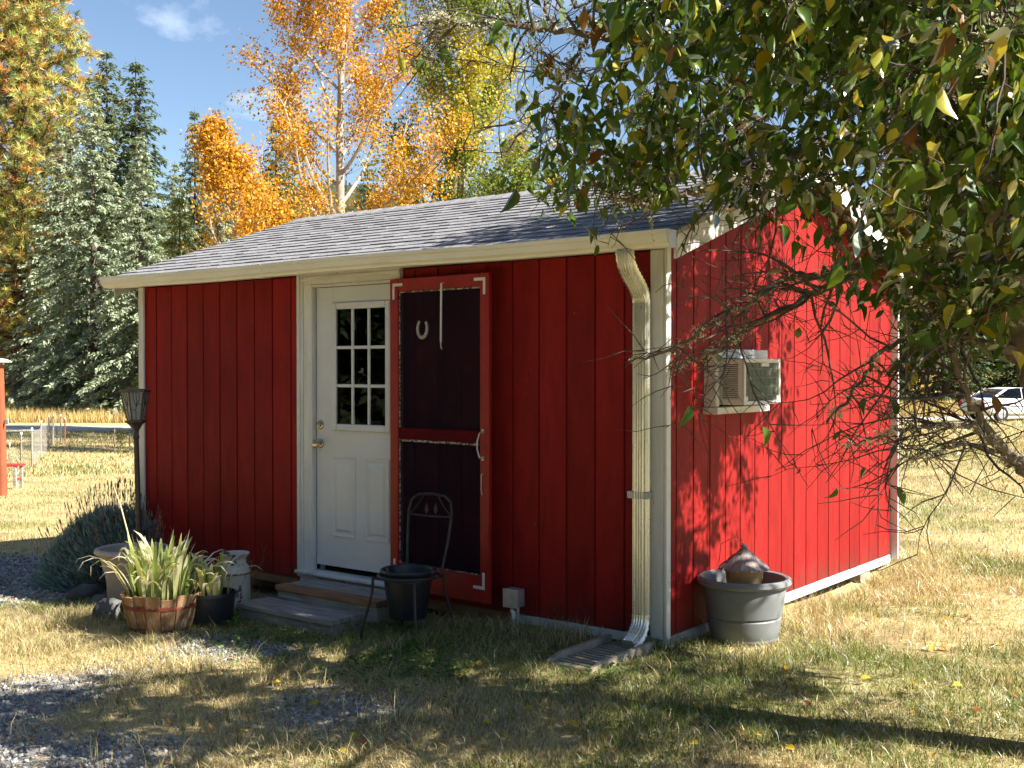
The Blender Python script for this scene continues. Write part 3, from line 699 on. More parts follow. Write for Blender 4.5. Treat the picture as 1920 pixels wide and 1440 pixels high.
    ob('hook', MB().tube([(w - .05, -t_, .80), (w - .052, -t_ - .012, .795), (w - .056, -t_ - .01, .70), (w - .05, -t_ - .006, .67)], .003, 6), STEEL, S)
    # sleeve boards round the air conditioner
    sl = MB(); p = .085
    for lo_, hi_ in (((-.05, .455, 1.583), (p, 1.145, 1.638)), ((-.05, .44, 1.252), (p + .012, 1.15, 1.293)), ((-.05, .455, 1.294), (p - .006, .500, 1.582)), ((-.05, 1.10, 1.294), (p - .006, 1.145, 1.582))):
        ob('sleeve_board', MB().box(lo_, hi_, .004), WHITEY, shed)
PEEL = mat('peeling_bead', (.05, .03, .03), (.09, .04, .03), 20, (1, 1, 1), .8, wear=((.55, .46, .38), .50, .54, 16, (3, 3, 3)))
build_shed()

def build_ac():
    a = thing('air_conditioner', 'small pale air conditioner with slotted side set through the sunlit red wall', 'air conditioner', (0, .80, 1.307))
    y0, y1, z1, x1 = -.275, .225, .272, .215
    # housing: closed shell; a black sheet stands for shade behind the side slots
    hb = MB(); hb.box((-.30, y0 + .006, 0), (x1, y1, z1), .004); ob('housing', hb, ACW, a)
    side = MB(); side.box((-.05, y0 - .004, .004), (.085, y0 + .004, z1 - .004), .001); side.box((x1 - .028, y0 - .004, .004), (x1, y0 + .004, z1 - .004), .001)
    side.box((.0852, y0 - .004, z1 - .032), (x1 - .0282, y0 + .004, z1 - .004), .001); side.box((.0852, y0 - .004, .004), (x1 - .0282, y0 + .004, .034), .001)
    sp_ = ob('side_panel', side, ACW, a)
    back = ob('slot_shade_sheet', MB().box((.086, y0 + .0045, .03), (x1 - .029, y0 + .0055, z1 - .03), .0002), BLACKPOT, a)
    n = 17
    for k in range(n):
        z = .036 + k * (.204 / n); ob('louvre', MB().box((.0853, y0 - .0035, z), (x1 - .0283, y0 + .002, z + .0062), .001), ACW, a)
    f = MB(); x0 = x1 + .0005
    for lo_, hi_ in (((x0, y0 - .004, 0), (x0 + .012, y0 + .022, z1 + .002)), ((x0, y1 - .026, 0), (x0 + .012, y1 + .002, z1 + .002)), ((x0, y0 + .0222, z1 - .022), (x0 + .012, y1 - .0262, z1 + .002)), ((x0, y0 + .0222, 0), (x0 + .012, y1 - .0262, .022)), ((x0 + .002, -.05, z1 - .045), (x0 + .014, .06, z1 - .0222)), ((x0 + .002, y0 + .0222, .0222), (x0 + .012, y0 + .05, .05)), ((x0 + .002, y1 - .055, .0222), (x0 + .012, y1 - .0262, .05))): f.box(lo_, hi_, .003)
    ob('grille_frame', f, ACW, a)
    fin = MB(); fin.box((x0, y0 + .02, .02), (x0 + .002, y1 - .02, z1 - .02), .0003); fo = ob('condenser', fin, FINS, a)
    g = MB()
    for k in range(24): g.box((x0 + .0022, y0 + .03 + k * .0182, .023), (x0 + .006, y0 + .0325 + k * .0182, z1 - .023), .0005)
    for k in range(1, 5): g.box((x0 + .0062, y0 + .023, k * .053), (x0 + .0085, y1 - .027, k * .053 + .003), .0005)
    ob('fin_bank', g, FINS, fo)
build_ac()
# horseshoe on the wall behind the screen
def build_horseshoe():
    m = MB(); pts = []
    for k in range(25):
        a = R(-140 + 280 * k / 24); pts.append((.050 * math.sin(a), 0, -.068 * math.cos(a)))
    rings = []
    for i, p in enumerate(pts):
        p = Vector(p); t = (Vector(pts[min(i + 1, 24)]) - Vector(pts[max(i - 1, 0)])).normalized(); nn = Vector((t.z, 0, -t.x)); w = .0125 if 3 < i < 21 else .010
        rings.append([p + nn * w + Vector((0, -.004, 0)), p - nn * w + Vector((0, -.004, 0)), p - nn * w + Vector((0, .004, 0)), p + nn * w + Vector((0, .004, 0))])
    m.loft(rings); c = on_plane(792, 616, 1, -.105)
    o = ob('horseshoe', m, mat('pale_worn_iron', (.42, .41, .39), (.2, .19, .18), 30, (1, 1, 1), .6, metal=.4), label='worn pale iron horseshoe hung on the dark screen door', cat='horseshoe', loc=c, rot=(0, R(4), R(-3.5))); o.scale = (.86, 1, .86)
build_horseshoe()

# ------------------------------------------------------------------ things round the shed
def build_steps():
    st = thing('wooden_steps', 'two low weathered grey wooden steps below the white door', 'steps', (0, 0, 0))
    def step(x0, x1, yf_, yb_, ztop, zbot, nb, mtop, mfront):
        d = (yb_ - yf_) / nb
        for k in range(nb):
            o = random.uniform(-.003, .003); ob('tread_board', MB().box((x0 + random.uniform(-.006, .006), yf_ - .012 + d * k + .003, ztop - .036 + o), (x1 + random.uniform(-.006, .006), yf_ - .012 + d * (k + 1) - .003, ztop + o), .004), mtop if k or mfront is None else mfront, st)
        ob('riser_board', MB().box((x0 + .01, yf_ + .004, zbot), (x1 - .01, yf_ + .034, ztop - .038), .003), OLDWOOD, st)
        for x in (x0 + .012, x1 - .042): ob('side_board', MB().box((x, yf_ + .035, zbot), (x + .03, yb_ - .01, ztop - .038), .003), OLDWOOD, st)
    step(-2.85, -1.95, -.70, -.425, -.035, -.26, 3, OLDWOOD, None)
    step(-2.79, -1.83, -.42, -.09, .048, -.24, 3, OLDWOOD, BROWNWOOD)
build_steps()

def pot_mesh(prof, n=40): return MB().lathe(prof, n, close=True)
def build_right_planter():
    g = gp(1386, 1200); loc = (g.x + .02, g.y + .02, g.z - .01)
    t = thing('planter', 'round grey plastic planter with rolled rim beside the sunlit red wall', 'planter', loc)
    prof = [(.165, 0), (.185, .02), (.205, .09), (.2115, .148), (.2065, .154), (.2075, .162), (.2155, .168), (.232, .27), (.24, .32), (.235, .335), (.262, .338), (.272, .352), (.268, .372), (.252, .382), (.236, .376), (.228, .35), (.222, .28), (.19, .03), (.001, .025), (.001, .001)]
    ob('pot', pot_mesh(prof, 48), GREYPOT, t)
    ob('soil', MB().lathe([(.001, .24), (.12, .25), (.205, .238), (.195, .2), (.001, .2)], 32, wob=.02), SOIL, t)
    h = thing('seed_feeder', 'small tan clay pot under a grey conical shake roof inside grey planter', 'bird feeder', (loc[0] + .005, loc[1] - .01, loc[2] + .305), rz=.3)
    ob('clay_pot', MB().lathe([(.001, .001), (.095, .001), (.112, .132), (.114, .137), (.104, .137), (.088, .012), (.001, .012)], 32, close=False), TERRA, h)
    roof = MB(); n = 16
    for ring in range(5):
        r0, r1 = .146 - ring * .029, .146 - (ring + 1) * .029; z0, z1 = .128 + ring * .024, .128 + (ring + 1) * .024 + .004
        for k in range(n):
            a0 = 2 * math.pi * (k + .5 * (ring % 2)) / n; a1 = a0 + 2 * math.pi / n * .96; j = random.uniform(-.006, .006)
            def c_(r, a, z): return (r * math.cos(a), r * math.sin(a), z)
            th = .007
            roof.add([c_(r0 + j, a0, z0), c_(r0 + j, a1, z0), c_(max(r1, .004), a1, z1), c_(max(r1, .004), a0, z1), c_(r0 + j, a0, z0 - th), c_(r0 + j, a1, z0 - th)], [[0, 1, 2, 3], [0, 1, 5, 4], [4, 5, 2, 3]])
    ro = ob('conical_roof', roof, THATCH, h, smooth=None)
    ob('finial', MB().lathe([(.001, .240), (.016, .242), (.019, .252), (.012, .262), (.001, .266)], 14), THATCH, ro)
    ob('wire_hanger', MB().tube([(-.15, .02, .14), (-.13, -.02, .26), (-.06, -.03, .30), (.0, 0, .262)], .0022, 5), RUST, h)
build_right_planter()

def build_barrel():
    g = gp(300, 1180); loc = (g.x - .02, g.y + .03, g.z - .01)
    t = thing('barrel_planter', 'weathered wooden half barrel planter full of pale iris leaves', 'planter', loc, rz=R(8))
    n = 16; H = .245
    for k in range(n):
        a0 = 2 * math.pi * k / n + .012; a1 = 2 * math.pi * (k + 1) / n - .012; m = MB(); rings = []
        top = H + random.uniform(-.012, .012); dr = random.uniform(-.004, .004)
        if k == 12: dr = -.012
        for z, r in ((0, .192), (H * .5, .230), (top, .256)):
            rings.append([(rr * math.cos(a), rr * math.sin(a), z) for rr, a in ((r + dr, a0), (r + dr, (a0 + a1) / 2), (r + dr, a1), (r - .022 + dr, a1), (r - .022 + dr, a0))])
        ob('stave', m.loft(rings), STAVE, t, smooth=R(30))
    for z, r, hh in ((.165, .2415, .024), (.02, .199, .02)):
        ob('hoop', MB().lathe([(r, z), (r + .003, z), (r + .0035, z + hh), (r + .0005, z + hh)], 48, close=True), HOOP, t)
    ob('soil', MB().lathe([(.001, .205), (.15, .21), (.218, .2), (.195, .15), (.001, .15)], 32), SOIL, t)
    iris = thing('iris_clump', 'clump of pale green and withered white iris leaves in half barrel', 'iris', (loc[0], loc[1], loc[2] + .2))
    iris_leaves(iris, .20, 150, 5, (.28, .50))
    return loc
def iris_blade(L_, w, bend, droop, seed):
    r = np.random.default_rng(seed); n = 9; V = []; F = []
    ang = R(88) - 0; x = 0.; z = 0.; a = R(86 - bend * 10)
    for i in range(n):
        t = i / (n - 1); ww = w * (1 - .10 * t) * (1 if t < .55 else math.sqrt(max(0, 1 - ((t - .55) / .45) ** 2)) * .98 + .02) * (.75 + .25 * min(1, t * 4))
        tw = .15 * t * (r.random() - .5) * 6
        V += [(x, -ww * math.cos(tw), z - ww * math.sin(tw) * .4), (x - .0025 * (1 - t), 0, z), (x, ww * math.cos(tw), z + ww * math.sin(tw) * .4)]
        a -= (bend * .10 + droop * (max(0, t - .35) ** 1.3) * 1.5) ; x += math.cos(a) * L_ / n; z += math.sin(a) * L_ / n
    for i in range(n - 1):
        F += [(3 * i, 3 * i + 1, 3 * i + 4, 3 * i + 3), (3 * i + 1, 3 * i + 2, 3 * i + 5, 3 * i + 4)]
    t = np.repeat(np.linspace(0, 1, n), 3)[:, None]
    return np.array(V), np.array(F), t
def iris_leaves(parent, rad, count, seed, lr):
    r = np.random.default_rng(seed)
    for k in range(count):
        kind = r.random(); L_ = r.uniform(*lr); w = r.uniform(.011, .019)
        if kind < .46: bend, droop = r.uniform(.0, .35), r.uniform(0, .25)
        elif kind < .82: bend, droop = r.uniform(.2, .6), r.uniform(.5, 1.0)
        else: bend, droop = r.uniform(.8, 1.3), r.uniform(.9, 1.6); 
        V, F, t = iris_blade(L_ * (1.25 if kind > .8 else 1), w * (.7 if kind > .82 else 1), bend, droop, seed * 1000 + k)
        g1 = np.array((.26, .38, .09)) * r.uniform(.8, 1.2); y1 = np.array((.58, .60, .20)); wh = np.array((.78, .73, .54)); br = np.array((.50, .30, .08))
        if kind < .46: tip = y1 if r.random() < .6 else wh; c = g1 * (1 - t ** 2 * .8) + tip * t ** 2 * .8
        elif kind < .82: c = (y1 * .8) * (1 - t) + wh * t
        else: c = wh * (1 - .3 * t) + br * .3 * t
        a = r.uniform(0, 2 * math.pi); rr = rad * math.sqrt(r.random()) * .92
        if kind > .82: rr = rad * r.uniform(.6, 1.0)
        me = np_mesh('iris_leaf', V, F, c, True)
        ob('iris_leaf', me, IRISM, parent, loc=(rr * math.cos(a), rr * math.sin(a), 0.0), rot=(r.uniform(-.12, .12), 0, a + r.uniform(-.7, .7)))
BARREL = build_barrel()

def build_left_group():
    # tall taupe planter
    g = gp(250, 1128); t = thing('planter', 'tall taupe planter with broad rim beside the bronze lamp post', 'planter', (g.x, g.y, g.z - .01))
    k = 1.0
    prof = [(.17, 0), (.185, .05), (.19, .24), (.212, .255), (.222, .31), (.238, .365), (.262, .372), (.276, .388), (.272, .41), (.25, .418), (.232, .405), (.212, .3), (.17, .06), (.001, .05), (.001, .001)]
    ob('pot', MB().lathe(prof, 48, close=True), TAUPE, t); ob('soil', MB().lathe([(.001, .36), (.12, .365), (.208, .355), (.195, .32), (.001, .32)], 32, wob=.02), SOIL, t)
    dry_weed((g.x + .12, g.y + .1, g.z + .36), .34, 9, 11, 'thin reddish dead stems rising from the taupe planter')
    # black nursery pot with irises
    q = gp(398, 1172); b = thing('plant_pot', 'black plastic nursery pot of green iris beside half barrel', 'plant pot', (q.x - .03, q.y + .02, q.z - .01))
    ob('pot', MB().lathe([(.125, 0), (.13, .01), (.15, .2), (.156, .202), (.156, .222), (.147, .222), (.145, .2), (.12, .02), (.001, .02), (.001, .001)], 36, close=True), BLACKPOT, b)
    ob('soil', MB().lathe([(.001, .185), (.1, .19), (.144, .182), (.13, .16), (.001, .16)], 28), SOIL, b)
    ir = thing('iris_clump', 'short green iris leaves growing in the black nursery pot', 'iris', (q.x - .03, q.y + .02, q.z + .17)); iris_leaves(ir, .11, 34, 9, (.20, .36))
    # milk can
    c = gp(436, 1142); m = thing('milk_can', 'flaking cream enamel milk can beside the wooden steps', 'milk can', (c.x, c.y + .02, c.z - .01), rz=.6)
    ob('body', MB().lathe([(.09, 0), (.108, .003), (.111, .02), (.109, .03), (.108, .255), (.111, .262), (.108, .27), (.1, .30), (.084, .335), (.08, .36), (.084, .372), (.10, .392), (.104, .40), (.1, .404), (.078, .375), (.074, .33), (.001, .33), (.001, .001)], 36, close=True), CANP, m)
    for s_ in (-1, 1): ob('handle', MB().tube([(s_ * .078, 0, .335), (s_ * .118, 0, .345), (s_ * .122, 0, .30), (s_ * .107, 0, .262)], .005, 8), RUST, m)
    ob('band', MB().lathe([(.1092, .258), (.1122, .258), (.1122, .27), (.1092, .27)], 36, close=True), RUST, m)
    dry_weed((c.x - .2, c.y + .30, c.z), .42, 12, 12, 'fine dead reddish weed stems against the red wall behind the milk can')
    # rocks
    for (px, py, sx, sy_, sz, lab, sd) in ((205, 1160, .12, .10, .09, 'dark mossy boulder leaning against the half barrel', 1), (160, 1118, .17, .09, .06, 'low flat grey rock at the foot of the lavender', 2), (190, 1132, .08, .07, .05, 'small rounded grey rock below the taupe planter', 3)):
        p = gp(px, py); bm = bmesh.new(); bmesh.ops.create_icosphere(bm, subdivisions=3, radius=1)
        for v in bm.verts:
            n_ = float(fbm(np.array([v.co.x * 1.6 + sd * 5 + v.co.z]), np.array([v.co.y * 1.6 + v.co.z * .7]), sd, 4)[0]) - .5
            v.co = Vector((v.co.x * sx, v.co.y * sy_, v.co.z * sz)) * (1 + n_ * .9)
        me = bpy.data.meshes.new('rock'); bm.to_mesh(me); bm.free()
        for f in me.polygons: f.use_smooth = True
        ob('rock', me, STONE, label=lab, cat='rock', loc=(p.x, p.y, p.z + sz * .35), rot=(0, 0, sd))
    # pale bent stalk
    s0 = gp(236, 1150); base = Vector((BARREL[0] - .03, BARREL[1] + .16, BARREL[2] + .22))
    tip = at_depth(209, 893, (base - CAM).dot(VIEW)); mid = at_depth(226, 948, (base - CAM).dot(VIEW)); low = at_depth(248, 1030, (base - CAM).dot(VIEW))
    tw = at_depth(236, 938, (base - CAM).dot(VIEW))
    st = thing('dry_stalk', 'tall pale forked dry stalk standing above the iris leaves', 'stalk', base)
    ob('stem', MB().tube([p - base for p in (base, low, mid, at_depth(214, 915, (base - CAM).dot(VIEW)), tip)], [.006, .0055, .0045, .0035, .0025], 6), STALK, st)
    ob('fork', MB().tube([mid - base, tw - base + Vector((0, 0, .0)), tw - base + Vector((.004, 0, .05))], [.004, .003, .002], 6), STALK, st)
def dry_weed(loc, H, n, seed, label):
    r = random.Random(seed); m = MB()
    for k in range(n):
        a = r.uniform(0, 6.28); p = Vector((r.uniform(-.09, .09), r.uniform(-.05, .05), 0)); pts = [p.copy()]; d = Vector((math.cos(a) * .25, math.sin(a) * .12, 1))
        L_ = H * r.uniform(.6, 1.1)
        for i in range(5):
            d += Vector((r.uniform(-.3, .3), r.uniform(-.15, .15), r.uniform(-.15, .05))); p = p + d.normalized() * L_ / 5; pts.append(p.copy())
        m.tube(pts, [.0018, .0016, .0014, .0012, .001, .0007], 4)
        for i in (2, 3, 4):
            for _ in range(2):
                e = Vector((r.uniform(-1, 1), r.uniform(-.6, .6), r.uniform(.1, 1))).normalized() * L_ * .2
                m.tube([pts[i], pts[i] + e * .5 + Vector((0, 0, .01)), pts[i] + e], [.001, .0008, .0006], 4)
    return ob('dry_weed', m, mat('dead_red_stem', (.20, .08, .06), (.30, .16, .10), 20), label=label, cat='weed', loc=loc)
build_left_group()

def build_lavender():
    c = gp(150, 1100); c = Vector((c.x - .02, c.y + .12, hz(c.x, c.y)))
    t = thing('lavender_bush', 'dense blue grey lavender bush with dry flower stalks beside taupe planter', 'shrub', c)
    r = np.random.default_rng(31); n = 15000
    th = r.uniform(0, 2 * np.pi, n); u = r.uniform(.0, 1, n); ph = np.arccos(1 - u * 1.0); k = r.uniform(.45, 1.0, n) ** .45
    lump = .82 + .36 * fbm(th * 1.6 + 5, ph * 2.5, 91, 3)
    dirv = np.stack([np.sin(ph) * np.cos(th), np.sin(ph) * np.sin(th), np.cos(ph)], 1)
    ax = RN * .58; 
    P = (dirv[:, 0:1] * RN * .47 + dirv[:, 1:2] * np.array([VN[0], VN[1], 0]) * .42 + dirv[:, 2:3] * np.array([0, 0, .62])) * (k * lump)[:, None]
    P += (RN * .22)[None] * np.clip(P[:, 2:3] / .6, 0, 1)
    P[:, 2] = np.maximum(P[:, 2], .01)
    D = dirv + np.array([0, 0, .9]) + r.normal(0, .45, (n, 3)); X, Y, Z = frames(D, r.uniform(0, 6.3, n)); L_ = r.uniform(.035, .075, n)
    tv = [(-.07, 0, 0), (.07, 0, 0), (0, 1, .05), (.03, .55, .1)]; V, F = scatter([(-.09, 0, 0), (.09, 0, 0), (.06, .6, .06), (0, 1, .12), (-.06, .6, .06)], [(0, 1, 2), (0, 2, 4), (4, 2, 3)], P, X, Y, Z, np.stack([L_, L_, L_], 1))
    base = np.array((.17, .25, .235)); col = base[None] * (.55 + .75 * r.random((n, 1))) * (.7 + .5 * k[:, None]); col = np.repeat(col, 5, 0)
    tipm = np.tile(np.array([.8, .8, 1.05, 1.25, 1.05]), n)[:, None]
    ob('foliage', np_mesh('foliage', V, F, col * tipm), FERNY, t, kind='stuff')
    m = MB(); rr = random.Random(3)
    for i in range(150):
        a = rr.uniform(0, 6.28); e = rr.uniform(.05, 1.2); d = Vector((math.sin(e) * math.cos(a), math.sin(e) * math.sin(a), math.cos(e)))
        p = Vector(RN) * d.x * .47 + Vector((VN[0], VN[1], 0)).normalized() * d.y * .42 + Vector((0, 0, .60 * d.z)); p += Vector(RN) * .22 * max(0, min(1, p.z / .6))
        if p.z < .15: continue
        q = p + (d + Vector((0, 0, 1.3))).normalized() * rr.uniform(.10, .24); m.tube([p, (p + q) / 2 + Vector((rr.uniform(-.01, .01), 0, 0)), q], [.0013, .0012, .0011], 4)
        m.tube([q, q + (q - p).normalized() * .012, q + (q - p).normalized() * .035, q + (q - p).normalized() * .05], [.002, .0045, .004, .001], 5)
    ob('flower_stalks', m, mat('dry_lavender_stalk', (.30, .22, .15), (.20, .13, .11), 8), t, kind='stuff')
build_lavender()

def build_lamp():
    b = on_plane(263, 1010, 1, -.42); x, y = b.x, b.y; z0 = hz(x, y) - .02
    top = on_plane(253, 730, 1, -.42); H = top.z - z0; s_ = (top.x - x) / H
    t = thing('lamp_post', 'bronze garden lamp post with tapered stained glass lantern at shed corner', 'lamp post', (x, y, z0)); t.rotation_euler = (0, s_, 0)
    ob('base', MB().lathe([(.001, 0), (.085, 0), (.088, .02), (.06, .05), (.04, .09), (.028, .12), (.001, .12)], 24), BRONZE, t)
    zl = H - .30
    ob('pole', MB().lathe([(.001, .1), (.024, .1), (.024, .42), (.028, .425), (.028, .445), (.022, .45), (.019, zl - .08), (.024, zl - .075), (.024, zl - .055), (.02, zl - .05), (.018, zl - .03), (.001, zl - .03)], 20), BRONZE, t)
    ob('collar', MB().lathe([(.001, zl - .03), (.02, zl - .03), (.024, zl - .01), (.05, zl + .03), (.07, zl + .045), (.078, zl + .05), (.078, zl + .065), (.001, zl + .065)], 6), BRONZE, t, smooth=R(20))
    n = 6; r0, r1, a0, a1 = .062, .105, zl + .066, H - .022
    lan = MB()
    for k in range(n):
        a = 2 * math.pi * k / n; lan.tube([(r0 * math.cos(a), r0 * math.sin(a), a0), (r1 * math.cos(a), r1 * math.sin(a), a1)], .0055, 6)
    lf = ob('lantern_frame', lan, BRONZE, t)
    ob('cap', MB().lathe([(.001, a1), (r1 + .012, a1), (r1 + .014, a1 + .018), (r1 - .01, a1 + .024), (.001, a1 + .03)], 6), BRONZE, t, smooth=R(20))
    for k in range(n):
        A0 = 2 * math.pi * (k + .03) / n; A1 = 2 * math.pi * (k + .97) / n; f = .96
        def c_(r, a, z, o=0): return Vector(((r * f - o) * math.cos(a), (r * f - o) * math.sin(a), z))
        vs = [c_(r0, A0, a0), c_(r0, A1, a0), c_(r1, A1, a1), c_(r1, A0, a1), c_(r0, A0, a0, .003), c_(r0, A1, a0, .003), c_(r1, A1, a1, .003), c_(r1, A0, a1, .003)]
        g = ob('glass_panel', MB().add(vs, [[0, 1, 2, 3], [4, 5, 6, 7], [0, 1, 5, 4], [1, 2, 6, 5], [2, 3, 7, 6], [3, 0, 4, 7]]), LAMPGLASS, t, smooth=None); ca = g.data.attributes.new('Col', 'FLOAT_COLOR', 'POINT'); ca.data.foreach_set('color', [.62, .66, .64, 1] * 8)
        def pt(u, v): 
            lo_ = vs[0].lerp(vs[1], u); hi_ = vs[3].lerp(vs[2], u); p = lo_.lerp(hi_, v); return p * 1.0 + Vector((p.x, p.y, 0)).normalized() * .002
        le = MB()
        for path in (((.5, 0), (.45, .35), (.55, .6), (.5, 1)), ((0, .4), (.45, .35)), ((.55, .6), (1, .55)), ((.5, .5), (.25, .8), (.3, 1)), ((.5, .45), (.78, .75), (.72, 1))):
            le.tube([pt(*p) for p in path], .0022, 4)
        ob('leading', le, BRONZE, g)
    ob('bulb', MB().lathe([(.001, zl + .06), (.014, zl + .065), (.014, zl + .09), (.03, zl + .13), (.026, zl + .155), (.001, zl + .165)], 16), PVC, t)
build_lamp()

def build_chair():
    c = Vector((-1.50, -.49, hz(-1.5, -.49)))
    hgt_ = .365; t = thing('patio_chair', 'black wrought iron patio chair standing before the screen door', 'chair', (c.x, c.y, c.z), rz=R(6))
    rs = .182
    def leg(x, y, fx, fy):
        return MB().tube([(x, y, hgt_), (x * 1.02, y * 1.02, hgt_ * .75), ((x + fx) / 2, (y + fy) / 2, hgt_ * .42), (fx * .99, fy * .99, hgt_ * .12), (fx, fy, -.01)], [.0085] * 5, 8)
    for sx, sy_ in ((-1, -1), (1, -1), (-1, 1), (1, 1)): ob('leg', leg(sx * .155, sy_ * .15, sx * .205, sy_ * .20), BLACKIRON, t)
    ring = [(rs * math.cos(2 * math.pi * k / 40), rs * math.sin(2 * math.pi * k / 40), hgt_) for k in range(41)]
    seat = MB().tube(ring, .011, 8, cap=False)
    for k in (-1, 1): seat.tube([(k * .155, -.15, hgt_ - .012), (k * .165, 0, hgt_ - .012), (k * .155, .15, hgt_ - .012)], .006, 6)
    seat.tube([(-.155, -.15, hgt_ - .012), (.155, -.15, hgt_ - .012)], .006, 6); seat.tube([(-.155, .15, hgt_ - .012), (.155, .15, hgt_ - .012)], .006, 6)
    ob('seat_ring', seat, BLACKIRON, t)
    arc = [(-.13, .16, hgt_), (-.155, .20, hgt_ + .2), (-.165, .225, hgt_ + .36), (-.15, .235, hgt_ + .43), (-.10, .24, hgt_ + .465), (0, .242, hgt_ + .475), (.10, .24, hgt_ + .465), (.15, .235, hgt_ + .43), (.165, .225, hgt_ + .36), (.155, .20, hgt_ + .2), (.13, .16, hgt_)]
    back = ob('backrest', MB().tube(arc, .0085, 8), BLACKIRON, t)
    ob('cross_bar', MB().tube([(-.163, .226, hgt_ + .34), (0, .228, hgt_ + .335), (.163, .226, hgt_ + .34)], .006, 6), BLACKIRON, back)
    for s_ in (-1, 1):
        m = MB(); cx = s_ * .035
        m.add([(cx, .232, hgt_ + .345), (cx - .016, .236, hgt_ + .375), (cx, .234, hgt_ + .42), (cx + .016, .236, hgt_ + .375), (cx, .242, hgt_ + .38)], [[0, 1, 4], [1, 2, 4], [2, 3, 4], [3, 0, 4], [0, 1, 2, 3]]); ob('leaf_ornament', m, BLACKIRON, back, smooth=None)
        ob('scroll_bar', MB().tube([(s_ * .055, .234, hgt_ + .462), (s_ * .10, .230, hgt_ + .40), (s_ * .155, .227, hgt_ + .345)], .004, 6), BLACKIRON, back)
    p = thing('plant_pot', 'empty black plastic pot hung by its rim in the iron chair seat', 'plant pot', (c.x - .005, c.y, c.z + hgt_ - .255))
    ob('pot', MB().lathe([(.11, 0), (.115, .008), (.150, .255), (.166, .268), (.170, .285), (.164, .296), (.154, .294), (.145, .27), (.108, .02), (.001, .02), (.001, .001)], 40, close=True), BLACKPOT, p)
    ob('soil', MB().lathe([(.001, .2), (.1, .205), (.136, .2), (.13, .17), (.001, .17)], 28), SOIL, p)
build_chair()

def build_small():
    # junction box on its conduits
    b0 = on_plane(946, 1137, 1, -.13); z0 = hz(b0.x, -.1)
    t = thing('junction_box', 'grey steel electrical junction box on short conduits against the red wall', 'junction box', (b0.x + .045, -.085, z0))
    zb = b0.z - z0
    ob('box', MB().box((-.052, -.045, zb), (.052, .03, zb + .108), .003), STEEL, t)
    cov = ob('cover', MB().box((-.055, -.049, zb - .003), (.055, -.0455, zb + .111), .001), STEEL, t)
    for x in (-.035, .035):
        for z in (.015, .093): ob('screw', MB().lathe([(.001, 0), (.004, 0), (.004, .002), (.001, .003)], 10), STEEL, cov, loc=(x, -.0495, zb + z), rot=(R(90), 0, 0))
    ob('conduit', MB().tube([(.03, -.01, zb - .001), (.03, -.01, .0), (.03, -.01, -.06)], .0115, 12), STEEL, t)
    ob('pipe_elbow', MB().tube([(-.012, -.02, zb - .03), (-.004, -.02, zb - .024), (.006, -.02, zb - .035), (.008, -.02, zb - .07)], [.013, .0145, .0145, .0145], 12), PVC, t)
    ob('conduit', MB().tube([(.008, -.02, zb - .07), (.008, -.02, -.06)], .011, 12), STEEL, t)
    ob('nipple', MB().tube([(-.013, -.02, zb - .002), (-.012, -.02, zb - .035)], .006, 8), BRASS, t)
    # splash block
    z = hz(-.2, -.35); s_ = thing('splash_block', 'brown concrete splash block lying under the downspout outlet', 'splash block', (-.185, -.36, z), rz=R(-4)); m = MB()
    y0, y1 = -.30, .26
    m.box((-.125, y0, -.03), (.125, y1, .018), .006); ob('tray', m, CONC, s_)
    for x0, x1 in ((-.155, -.126), (.126, .155)):
        vs = [(x, y, zz) for x in (x0, x1) for (y, zz) in ((y0, -.03), (y1, -.03), (y1, .066), (y0 + .12, .05), (y0, .018))]
        ob('side_wall', MB().add(vs, [[0, 1, 2, 3, 4], [5, 6, 7, 8, 9], [0, 1, 6, 5], [1, 2, 7, 6], [2, 3, 8, 7], [3, 4, 9, 8], [4, 0, 5, 9]]), CONC, s_, smooth=None)
    for k in range(10): ob('rib', MB().box((-.11, y0 + .05 + k * .046, .0182), (.11, y0 + .072 + k * .046, .026), .003), CONC, s_)
build_small()

